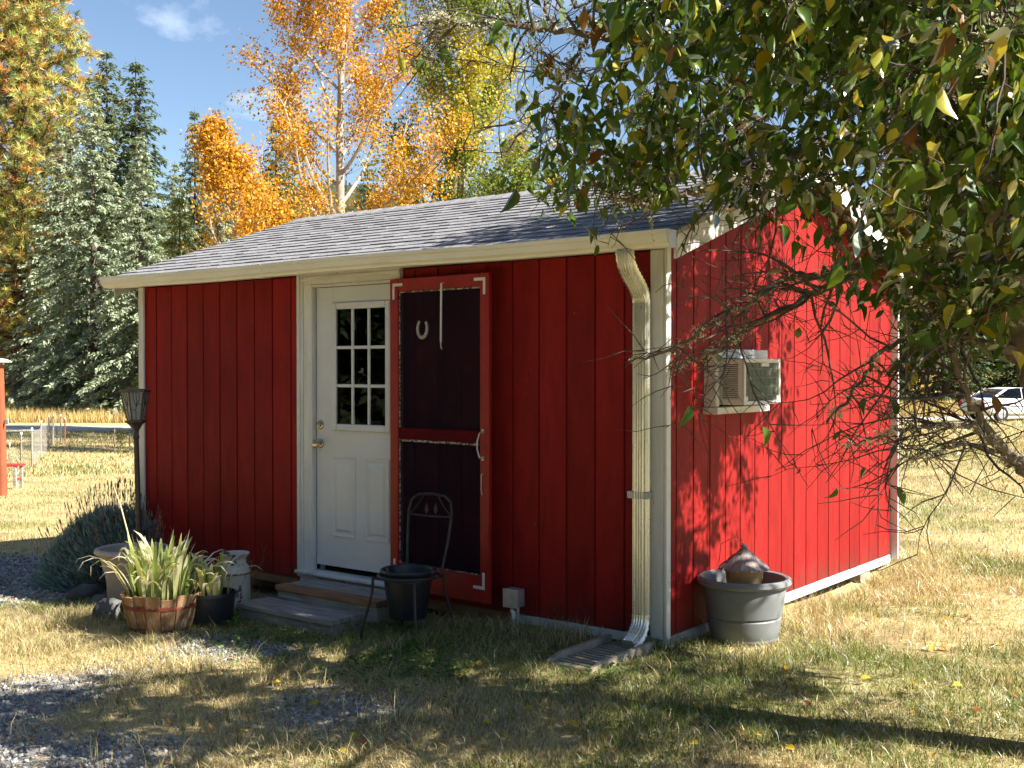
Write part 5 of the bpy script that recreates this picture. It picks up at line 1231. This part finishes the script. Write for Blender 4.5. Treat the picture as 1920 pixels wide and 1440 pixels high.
broadleaf('aspen_tree', 'tall orange leaved autumn aspen rising behind the shed roof', 640, 38, 21, lambda u: 4.6 * (1 - u) ** .6 + .4, 40, 74000, pal_orange, 1, leaf=.115, z_low=3.2, tight=.20, gap=.46)
broadleaf('aspen_tree', 'smaller orange autumn aspen with pointed shoots beside the spruces', 480, 33.5, 9.7, lambda u: 3.3 * (1 - u) ** .8 + .2, 34, 36000, pal_orange, 2, leaf=.105, z_low=1.8, lean=-1.2, tight=.15, up=.22, gap=.46)
broadleaf('poplar_tree', 'tall airy poplar with green and yellow leaves behind the shed roof', 858, 41, 22, lambda u: 3.7 * (1 - u) ** .45 + .3, 42, 74000, pal_green, 3, leaf=.128, z_low=2.8, lean=.4, gap=.37, tight=.24)
broadleaf('poplar_tree', 'low bushy yellow green poplar sucker behind the roof ridge', 940, 40, 10.2, lambda u: 2.1 * (1 - u) ** .5 + .25, 20, 20000, pal_green, 4, leaf=.122, z_low=1.8, tight=.2)
broadleaf('young_tree', 'slender bright yellow young tree showing just above the roof ridge', 1042, 40, 9.2, lambda u: 1.2 * (1 - u) ** .8 + .1, 18, 11000, pal_yellow, 5, leaf=.125, z_low=1.8, tight=.13)

def conifer_data(seed, H, Rb, nw, tone, tip, dens=1.0, droop=.35, thin=1.0):
    nr = np.random.default_rng(seed); m = MB(); m.tube([(0, 0, -.3), (.05, 0, H * .4), (0, .05, H)], [.016 * H, .010 * H, .01], 8)
    Ps = []; Ds = []; Ss = []; Cs = []
    for w in range(nw):
        u = (w + nr.uniform(-.3, .3)) / nw; u = min(max(u, .015), .99); L0 = Rb * (1 - u) ** .85 * (.35 + .65 * min(1, u * 9)) + .12
        nb = int(nr.integers(5, 8)); a0 = nr.uniform(0, 6.28)
        for k in range(nb):
            a = a0 + 6.283 * k / nb + nr.normal(0, .2); L_ = L0 * nr.uniform(.65, 1.15); d = np.array([math.cos(a), math.sin(a), 0]); z = H * u
            ns = max(5, int(L_ * 13 * dens)); s_ = nr.uniform(.12, 1, ns); rise = .25 * (u - .35)
            B = d[None] * (s_ * L_)[:, None] + np.array([0, 0, z]); B[:, 2] += L_ * (rise * s_ - droop * s_ ** 2 * .6)
            if k % 2 == 0 and L_ > .6: m.tube([(0, 0, z), tuple(d * L_ * .5 + np.array([0, 0, z + L_ * (rise * .5 - droop * .15)])), tuple(d * L_ * .95 + np.array([0, 0, z + L_ * (rise - droop * .55)]))], [.004 * H * (1 - u) + .008, .012, .005], 4, cap=False)
            side = np.array([-d[1], d[0], 0])
            for _ in range(3):
                sg = nr.choice([-1., 1.], ns)[:, None]; off = nr.normal(0, .07, (ns, 3)); Ps.append(B + off); wv = nr.uniform(.3, 1.0, (ns, 1))
                Ds.append(d[None] * .7 + side[None] * sg * wv + np.array([0, 0, -.35]) + nr.normal(0, .3, (ns, 3))); Ss.append(nr.uniform(.22, .50, ns) * (1 - .4 * u))
                f = (.25 + .75 * s_)[:, None]; Cs.append((np.array(tone) * (1 - f) + np.array(tip) * f) * nr.uniform(.6, 1.3, (ns, 1)))  # lit branch tips and darker inner sprays put into the colour
    P = np.concatenate(Ps); D = np.concatenate(Ds); S = np.concatenate(Ss); c = np.concatenate(Cs); n = len(P); X, Y, Z = frames(D, nr.uniform(-.8, .8, n))
    V, F = scatter([(0, 0, 0), (.16, .35, .03), (.09, .7, -.04), (0, 1, -.16), (-.11, .62, -.02), (-.15, .3, .04)], [(0, 1, 5), (1, 2, 4), (1, 4, 5), (2, 3, 4)], P, X, Y, Z, np.stack([S * thin, S, S], 1))
    return m.mesh('trunk', R(50)), np_mesh('crown', V, F, np.repeat(c, 6, 0))
def build_conifers():
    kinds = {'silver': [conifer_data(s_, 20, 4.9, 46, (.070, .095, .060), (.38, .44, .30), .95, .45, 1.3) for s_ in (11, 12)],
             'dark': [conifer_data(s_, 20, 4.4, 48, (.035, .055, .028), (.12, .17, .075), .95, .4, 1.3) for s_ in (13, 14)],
             'lime': [conifer_data(15, 10, 2.1, 30, (.06, .09, .02), (.28, .31, .05), 1.0)],
             'dead': [conifer_data(16, 20, 2.2, 40, (.10, .11, .08), (.22, .24, .19), .28, .25)]}
    for k, v in kinds.items():
        for tr, cr in v: tr.materials.append(DARKBARK); cr.materials.append(NEEDLE)
    def put(kind, var, px, D, top_y, label, wide=1.0, group=None, rot=0):
        p = at_depth(px, 690, D); z = hz(p.x, p.y); H = CAM.z + (693 - top_y) / FPX * D - z; H0 = 10 if kind == 'lime' else 20
        t = thing('pine_tree' if False else 'conifer_tree', label, 'tree', (p.x, p.y, z), rz=rot, group=group); s_ = H / H0
        tr, cr = kinds[kind][var % len(kinds[kind])]
        for nm, me in (('trunk', tr), ('crown', cr)):
            o = ob(nm, me, None, t); o.scale = (s_ * wide, s_ * wide, s_)
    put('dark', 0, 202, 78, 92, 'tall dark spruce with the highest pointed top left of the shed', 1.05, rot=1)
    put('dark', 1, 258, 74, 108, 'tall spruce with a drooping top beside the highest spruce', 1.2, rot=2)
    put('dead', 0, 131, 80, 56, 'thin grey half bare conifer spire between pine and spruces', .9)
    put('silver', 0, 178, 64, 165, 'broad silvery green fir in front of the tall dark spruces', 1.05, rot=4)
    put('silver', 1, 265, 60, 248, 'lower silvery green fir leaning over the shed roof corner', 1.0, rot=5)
    put('silver', 0, 120, 70, 230, 'silvery fir half hidden behind the yellow green pine', 1.0, rot=3)
    put('silver', 1, 330, 66, 300, 'grey green fir just left of the orange aspen', .95, rot=2.2)
    put('lime', 0, 336, 46, 356, 'small lime green conifer peeping over the left end of roof', 1.0)
    put('dark', 1, 366, 84, 200, 'distant dark spruce tip behind the small orange aspen', .8, rot=.5)
    put('dark', 0, 420, 88, 235, 'far dark spruce hidden behind orange leaves', 1.0, rot=2.5)
    put('silver', 0, 410, 62, 330, 'low silvery fir at the foot of the orange aspen', 1.1, rot=1.5)
    put('dark', 1, 520, 80, 225, 'dark spruce showing through the big orange aspen', 1.2, rot=3.3)
    for px, D, ty, v, rt in ((690, 86, 300, 0, 1), (770, 82, 325, 1, 2), (905, 84, 318, 0, 3), (1000, 70, 300, 1, 4), (1075, 72, 330, 0, 5), (1130, 66, 318, 1, 6), (1200, 70, 335, 0, 2), (1270, 74, 322, 1, 1), (1340, 70, 330, 0, 4), (1430, 74, 325, 1, 3)):
        put('dark', v, px, D, ty, 'dark fir in the distant row above the roof ridge', 1.25, 'dark firs above the roof ridge', rt)
    for px, D, ty, v, rt in ((1640, 78, 380, 1, 2), (1775, 76, 400, 0, 3), (1840, 84, 360, 1, 5), (1915, 78, 390, 0, 1), (1985, 80, 380, 1, 4)):
        put('dark', v, px, D, ty, 'dark fir beyond the road seen through the apple branches', 1.25, 'dark firs beyond the road behind the apple tree', rt)
    for px, D, ty, v, rt in ((20, 96, 520, 0, 1), (75, 92, 560, 1, 2), (150, 88, 470, 0, 3), (215, 86, 480, 1, 4), (262, 84, 470, 0, 5)):
        put('dark', v, px, D, ty, 'low dense fir at the shadowy back edge of the field', 1.7, 'low firs along the back edge of the field', rt)
    for X0, Y0, H, v in ((-9.5, -12.5, 13, 0), (-13, -9.5, 15, 1), (-6.2, -16, 14, 1), (-16, -14, 17, 0), (-2.5, -19, 15, 0), (-20, -6.5, 18, 1), (3.5, -18, 16, 1), (8.5, -20, 18, 0), (14, -17, 17, 1), (-10, -20, 19, 0)):  # unseen firs: read from door reflections, more added to block sky light
        t = thing('conifer_tree', 'unseen dark fir behind the viewpoint that dims the shed front', 'tree', (X0, Y0, hz(X0, Y0) - .1), rz=X0, group='unseen dark firs behind the viewpoint that dim the shed front')
        for nm, me in zip(('trunk', 'crown'), kinds['dark'][v]): o = ob(nm, me, None, t); o.scale = (H / 20 * 1.3, H / 20 * 1.3, H / 20)
    # ponderosa pine
    def pine(px, D, py, H, label, seed, cover, z0=.16, R0=.3, wid=.23):
        r = random.Random(seed); nr = np.random.default_rng(seed); p = gp(px, py); t = thing('pine_tree', label, 'tree', p); m = MB()
        d_ = (p - CAM).dot(VIEW); H = (py - H) * d_ / FPX
        ob('trunk', MB().lathe([(.001, -.3), (R0 * 1.5, -.3), (R0 * 1.12, .5), (R0, 2), (R0 * .8, H * .4), (R0 * .45, H * .75), (.03, H)], 14, wob=.06), PINEBARK, t)
        tp = []; tn = []; tc = []
        nbr = int(300 * cover)
        for i in range(nbr):
            u = z0 + (1 - z0) * (i + r.random()) / nbr; a = i * 2.399 + r.uniform(-.3, .3); L_ = H * wid * (1 - ((u - z0) / (1 - z0)) ** 1.3) ** .6 * (.6 + .4 * min(1, (u - z0) * 5)) * r.uniform(.8, 1.15) + .3
            b = wander(r, Vector((0, 0, H * u)), Vector((math.cos(a), math.sin(a), r.uniform(-.30, .25) + (u - .3) * .4)), L_, 7, .12, .03); m.tube(b, [.05 * (1 - u) + .03 - k * .004 for k in range(8)], 5, cap=False)
            for k in range(1, 8):
                for _ in range(3 if k < 7 else 4):
                    e = Vector((r.gauss(0, 1), r.gauss(0, 1), r.gauss(.35, .5))).normalized() + (b[k] - b[k - 1]).normalized() * .5; q = b[k] + e.normalized() * r.uniform(.25, .9)
                    m.tube([b[k], b[k].lerp(q, .5) + Vector((0, 0, -.05)), q], [.018, .013, .009], 3, cap=False); tp.append(tuple(q)); tn.append(tuple(e.normalized())); tc.append(r.random())
        ob('branches', m, PINEBARK, t, kind='stuff', smooth=None)
        tp = np.array(tp); tn = np.array(tn); tc = np.array(tc); nt = len(tp); K = 26
        P = np.repeat(tp, K, 0) + nr.normal(0, .06, (nt * K, 3)); D_ = np.repeat(tn, K, 0) * .9 + nr.normal(0, .75, (nt * K, 3)); X, Y, Z = frames(D_, nr.uniform(0, 6, nt * K)); s_ = nr.uniform(.32, .56, nt * K)
        V, F = scatter([(-.055, 0, 0), (.055, 0, 0), (.0, 1, -.05)], [(0, 1, 2)], P, X, Y, Z, np.stack([s_, s_, s_], 1))
        g = np.array((.38, .44, .12)); y = np.array((.62, .56, .16)); o = np.array((.56, .28, .07)); dk = np.array((.10, .15, .05)); c = np.where((tc < .15)[:, None], o, np.where((tc < .48)[:, None], y, np.where((tc < .86)[:, None], g, dk))) * nr.uniform(.75, 1.2, (nt, 1))
        low = nr.random(nt * K) < .18; cc = np.repeat(c, K, 0); cc[low] *= np.array((1.15, .7, .5))
        ob('crown', np_mesh('crown', V, F, np.repeat(cc, 3, 0)), NEEDLE, t)
    pine(38, 0, 757, -70, 'big ponderosa pine with yellow green and orange needle tufts at the field edge', 21, 1.0, .10, .6, .27)
    pine(1693, 0, 752, 330, 'reddish trunked pine standing behind the right end of the shed', 22, .5, .25, .42)
    # shrubs by the road
    for px, py, s0, lab, sd, tone in ((1702, 762, .95, 'round dark green shrub beside the pine behind the shed', 1, (.06, .09, .03)), (1722, 770, .6, 'low brown dry shrub in the road verge', 2, (.20, .13, .07)), (172, 722, 1.6, 'dark brushy shrub under the firs across the field', 3, (.06, .06, .03)), (236, 720, 1.4, 'brown brush heap at the shaded edge of field', 4, (.16, .09, .05)), (112, 722, 1.5, 'low green brush below the spruces', 5, (.05, .07, .03))):
        p = gp(px, py); nr = np.random.default_rng(sd + 60); n = 2600; d = nr.normal(0, 1, (n, 3)); d /= np.linalg.norm(d, axis=1, keepdims=True); d[:, 2] = np.abs(d[:, 2])
        P = d * (nr.uniform(.3, 1, (n, 1)) ** .5) * np.array([1, 1, .85]) * s0 * (.75 + .5 * fbm(d[:, 0] * 3 + 4, d[:, 1] * 3 + d[:, 2], sd, 3))[:, None]; X, Y, Z = frames(d + nr.normal(0, .6, (n, 3)), nr.uniform(0, 6, n)); s_ = nr.uniform(.08, .2, n)
        V, F = scatter(DIAMOND, DF, P, X, Y, Z, np.stack([s_ * .7, s_, s_], 1)); t = thing('shrub', lab, 'shrub', p)
        ob('foliage', np_mesh('foliage', V, F, np.repeat(np.array(tone) * nr.uniform(.6, 1.5, (n, 1)), 4, 0)), NEEDLE, t, kind='stuff')
        m = MB(); rr = random.Random(sd)
        for k in range(9): a = rr.uniform(0, 6.28); m.tube([(0, 0, -.05), (.3 * s0 * math.cos(a), .3 * s0 * math.sin(a), .35 * s0), (.6 * s0 * math.cos(a), .6 * s0 * math.sin(a), .6 * s0)], [.03, .02, .01], 5)
        ob('stems', m, DARKBARK, t, kind='stuff')
build_conifers()

# ------------------------------------------------------------------ grass, gravel, fallen leaves
def blocked(x, y):
    b = (x > -4.99) & (x < .03) & (y > -.01) & (y < 3.69)
    b |= (x > -2.87) & (x < -1.93) & (y > -.73) & (y < 0); b |= (x > -.345) & (x < -.02) & (y > -.67) & (y < -.08)
    for o in sc.objects:
        if o.parent is None and o.name.split('.')[0] in ('planter', 'barrel_planter', 'plant_pot', 'milk_can') and 'pot hung' not in o.get('label', ''):
            b |= np.hypot(x - o.location.x, y - o.location.y) < (.17 if 'barrel' in o.name or o.name.startswith('planter') else .10)
    return b
def sample(nr, n, d0, d1, power=1.0):
    D = d0 + (d1 - d0) * nr.random(n) ** power; r = (nr.random(n) * 2 - 1) * (.47 * D + 1.7)
    return CN[0] + VN[0] * D + RN[0] * r, CN[1] + VN[1] * D + RN[1] * r, D
def blades(name, label, nr, x, y, L_, w, col, tris2=True, lean=.55):
    n = len(x); z = hgt(x, y) - .004; a = nr.uniform(0, 6.283, n); ln = np.abs(nr.normal(0, lean, n)); D = np.stack([np.cos(a) * ln, np.sin(a) * ln, np.ones(n)], 1); D /= np.linalg.norm(D, axis=1, keepdims=True)
    H = np.stack([np.cos(a), np.sin(a), np.zeros(n)], 1); f = nr.uniform(0, 6.283, n); X = np.stack([np.cos(f), np.sin(f), np.zeros(n)], 1); P = np.stack([x, y, z], 1); L_ = L_[:, None]; w = w[:, None]
    if tris2:
        m = P + D * L_ * .55; t = P + D * L_ + H * L_ * .30 - np.array([0, 0, 1]) * L_ * .06 * 1.0
        V = np.stack([P - X * w, P + X * w, m - X * w * .8, m + X * w * .8, t], 1).reshape(-1, 3); i = np.arange(n)[:, None] * 5; F = np.concatenate([i + np.array([[0, 1, 3]]), i + np.array([[0, 3, 2]]), i + np.array([[2, 3, 4]])]); k = 5
    else:
        V = np.stack([P - X * w, P + X * w, P + D * L_], 1).reshape(-1, 3); F = np.arange(n * 3).reshape(-1, 3); k = 3
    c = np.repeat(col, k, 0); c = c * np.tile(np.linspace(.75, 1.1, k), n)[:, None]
    return ob(name, np_mesh(name, V, F, c), GRASSM, kind='stuff', label=label, cat='grass')
def grass_cols(nr, x, y):
    n = len(x); g = green_w(x, y); isg = nr.random(n) < (.08 + .72 * g); a = nr.random((n, 1))
    dry = np.array((.55, .43, .17)) * (1 - a) + np.array((.74, .64, .40)) * a; red = nr.random(n) < .05; dry[red] = np.array((.30, .15, .06)); gr = np.array((.10, .17, .03)) * (1 - a) + np.array((.24, .29, .055)) * a
    return np.where(isg[:, None], gr, dry) * nr.uniform(.5, 1.2, (n, 1)), isg
def build_grass():
    nr = np.random.default_rng(3)
    x, y, D = sample(nr, 380000, 3.6, 9.5, 1.0); g = gravel_w(x, y); cover = .22 + .78 * sstep(.34, .56, fbm(x * 2.1, y * 2.1, 83, 4)); ok = ~blocked(x, y) & (nr.random(len(x)) < cover * (1 - .93 * g)) ; x, y, D = x[ok], y[ok], D[ok]
    c, isg = grass_cols(nr, x, y); tall = sstep(.5, .75, fbm(x * 1.6, y * 1.6, 87, 4)); L_ = nr.uniform(.018, .055, len(x)) * (1 + 1.1 * tall) * np.where(isg, 1.25, 1); w = nr.uniform(.0011, .0022, len(x))
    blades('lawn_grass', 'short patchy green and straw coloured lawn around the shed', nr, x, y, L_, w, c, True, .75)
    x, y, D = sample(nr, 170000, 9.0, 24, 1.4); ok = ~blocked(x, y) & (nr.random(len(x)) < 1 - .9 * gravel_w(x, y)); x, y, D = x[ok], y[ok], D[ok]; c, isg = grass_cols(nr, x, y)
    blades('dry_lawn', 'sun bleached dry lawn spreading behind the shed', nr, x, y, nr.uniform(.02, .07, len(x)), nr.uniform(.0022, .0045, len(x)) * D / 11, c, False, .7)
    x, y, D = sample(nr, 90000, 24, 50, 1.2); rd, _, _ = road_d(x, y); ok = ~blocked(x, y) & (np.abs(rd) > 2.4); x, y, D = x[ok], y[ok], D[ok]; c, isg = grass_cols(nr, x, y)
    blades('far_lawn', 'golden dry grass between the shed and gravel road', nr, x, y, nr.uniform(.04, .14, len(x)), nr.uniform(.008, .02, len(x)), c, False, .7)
    x, y, D = sample(nr, 60000, 54.5, 68, 1.0); a = nr.random((len(x), 1)); c = np.array((.46, .33, .10)) * (1 - a) + np.array((.60, .48, .22)) * a; k = nr.random(len(x)) < .2; c[k] = (.26, .15, .06)
    blades('tall_grass', 'tall tawny grass along the far side of the road', nr, x, y, nr.uniform(.25, .75, len(x)), nr.uniform(.012, .03, len(x)), c, False, .35)
    x, y, D = sample(nr, 70000, 66, 130, 1.0); a = nr.random((len(x), 1)); c = np.array((.56, .41, .09)) * (1 - a) + np.array((.62, .50, .14)) * a
    blades('field_grass', 'bright golden hay field reaching to the dark firs', nr, x, y, nr.uniform(.2, .5, len(x)), nr.uniform(.03, .07, len(x)), c, False, .4)
    # taller tufts beside walls, pots and in clumps
    cx = []; cy_ = []
    for _ in range(340):
        k = nr.random()
        if k < .25: X0, Y0 = nr.uniform(-1.9, -.3), nr.uniform(-.35, -.05)
        elif k < .45: X0, Y0 = nr.uniform(.06, .5), nr.uniform(.6, 3.9)
        elif k < .55: X0, Y0 = nr.uniform(-.1, 1.2), nr.uniform(3.3, 4.6)
        else: X0, Y0, _d = (float(q[0]) for q in sample(nr, 1, 4.3, 7.5))
        m = int(nr.integers(10, 40)); cx.append(X0 + nr.normal(0, .05, m)); cy_.append(Y0 + nr.normal(0, .05, m))
    x = np.concatenate(cx); y = np.concatenate(cy_); ok = ~blocked(x, y); x, y = x[ok], y[ok]; c, isg = grass_cols(nr, x, y)
    blades('grass_tufts', 'longer loose tufts of grass along walls and planters', nr, x, y, nr.uniform(.06, .17, len(x)), nr.uniform(.0012, .0022, len(x)), c, True, .6)
    # broad-leaved ground cover in the shade near the steps
    n = 9000; x = nr.uniform(-3.2, .2, n); y = -.85 + nr.normal(0, .30, n) - .12 * (x + 1.5); ok = ~blocked(x, y) & (fbm(x * 2.6, y * 2.6, 53, 3) > .50); x, y = x[ok], y[ok]; n = len(x)
    P = np.stack([x, y, hgt(x, y) + nr.uniform(.008, .04, n)], 1); X, Y, Z = frames(np.stack([nr.normal(0, 1, n), nr.normal(0, 1, n), nr.uniform(-.1, .5, n)], 1), nr.normal(0, .4, n)); s_ = nr.uniform(.012, .026, n)
    V, F = scatter([(0, 0, 0), (.45, .35, .05), (.38, .8, .02), (0, 1, -.05), (-.38, .8, .02), (-.45, .35, .05)], [(0, 1, 5), (1, 2, 4), (1, 4, 5), (2, 3, 4)], P, X, Y, Z, np.stack([s_, s_, s_], 1)); c = np.array((.09, .16, .035)) * nr.uniform(.6, 1.6, (n, 1))
    ob('ground_cover', np_mesh('ground_cover', V, F, np.repeat(c, 6, 0)), GRASSM, kind='stuff', label='low leafy green weeds in the shade before the shed', cat='weeds')
    # straw litter lying flat
    x, y, D = sample(nr, 32000, 3.6, 9); ok = ~blocked(x, y); x, y = x[ok], y[ok]; n = len(x); P = np.stack([x, y, hgt(x, y) + nr.uniform(.002, .016, n)], 1); X, Y, Z = frames(np.stack([nr.normal(0, 1, n), nr.normal(0, 1, n), nr.normal(0, .15, n)], 1), nr.uniform(0, 6, n)); s_ = nr.uniform(.03, .09, n)
    V, F = scatter([(-1, 0, 0), (1, 0, 0), (0, 1, 0)], [(0, 1, 2)], P, X, Y, Z, np.stack([nr.uniform(.0012, .0022, n), s_, s_], 1)); a = nr.random((n, 1)); c = np.array((.60, .52, .34)) * a + np.array((.38, .24, .11)) * (1 - a)
    ob('straw_litter', np_mesh('straw_litter', V, F, np.repeat(c, 3, 0)), GRASSM, kind='stuff', label='loose dead straw lying flat over the lawn', cat='straw')
    # gravel
    tv = np.array([(1, 0, .1), (.1, 1, -.1), (-1, .15, 0), (0, -1, .15), (.15, .1, 1), (-.1, 0, -1)]); tf = [(0, 1, 4), (1, 2, 4), (2, 3, 4), (3, 0, 4), (1, 0, 5), (2, 1, 5), (3, 2, 5), (0, 3, 5)]
    x, y, D = sample(nr, 150000, 3.6, 14); g = gravel_w(x, y); ok = ~blocked(x, y) & (nr.random(len(x)) < g) & ((D < 8.2) | (nr.random(len(x)) < .5)); x, y, D = x[ok][:14000], y[ok][:14000], D[ok][:14000]; n = len(x); s_ = nr.uniform(.005, .0145, n) * np.where(D > 8, 1.6, 1)
    P = np.stack([x, y, hgt(x, y) + s_ * .35], 1); X, Y, Z = frames(nr.normal(0, 1, (n, 3)), nr.uniform(0, 6, n)); tv = tv * np.random.default_rng(4).uniform(.75, 1.2, (len(tv), 1))
    V, F = scatter(tv, tf, P, X, Y, Z, np.stack([s_ * nr.uniform(.7, 1.3, n), s_ * nr.uniform(.8, 1.3, n), s_ * nr.uniform(.5, .9, n)], 1)); c = np.array((.34, .335, .33)) * nr.uniform(.45, 1.5, (n, 1))
    ob('gravel', np_mesh('gravel', V, F, np.repeat(c, len(tv), 0)), colmat('gravel_stone', .85, 90, .25, .1), kind='stuff', label='grey crushed stone of the driveway edge', cat='gravel')
    # fallen leaves, one object each
    tv, tf = leaf_template(); meshes = []
    for c in ((.55, .40, .05), (.42, .22, .05), (.30, .11, .05)):
        me = np_mesh('fallen_leaf', tv, np.array(tf), np.tile(np.array(c), (len(tv), 1)), True); me.materials.append(APPLELEAF); meshes.append(me)
    labs = ('yellow apple leaf fallen on the lawn', 'orange brown apple leaf fallen on the lawn', 'dark red apple leaf fallen on the lawn')
    extra = [(random.uniform(300, 1900), random.uniform(1130, 1435)) for _ in range(46)]
    for px, py in [q for q in extra if q[0] > 1420 or q[1] > 1245] + list(((905, 1365), (952, 1397), (388, 1368), (690, 1410), (1085, 1377), (1130, 1380), (1185, 1392), (1490, 1420), (1558, 1376), (1505, 1185), (1640, 1190), (1300, 1335), (840, 1400), (1160, 1425), (1430, 1395), (1700, 1290), (1760, 1220), (1815, 1160), (1275, 1270), (1210, 1265), (600, 1330), (660, 1385), (1560, 1120), (1735, 1150), (800, 1320), (1000, 1340), (1840, 1340), (1375, 1375))):
        p = gp(px, py); k = random.choices((0, 1, 2), (5, 3, 1))[0]; s_ = random.uniform(.045, .07); o = ob('fallen_leaf', meshes[k], APPLELEAF, label=labs[k], cat='leaf', group=('yellow', 'orange brown', 'dark red')[k] + ' fallen apple leaves', loc=(p.x, p.y, p.z + .03), rot=(random.uniform(-.5, .5), random.uniform(-.5, .5), random.uniform(0, 6.3))); o.scale = (s_ * 1.1, s_, s_ * 1.4)
build_grass()
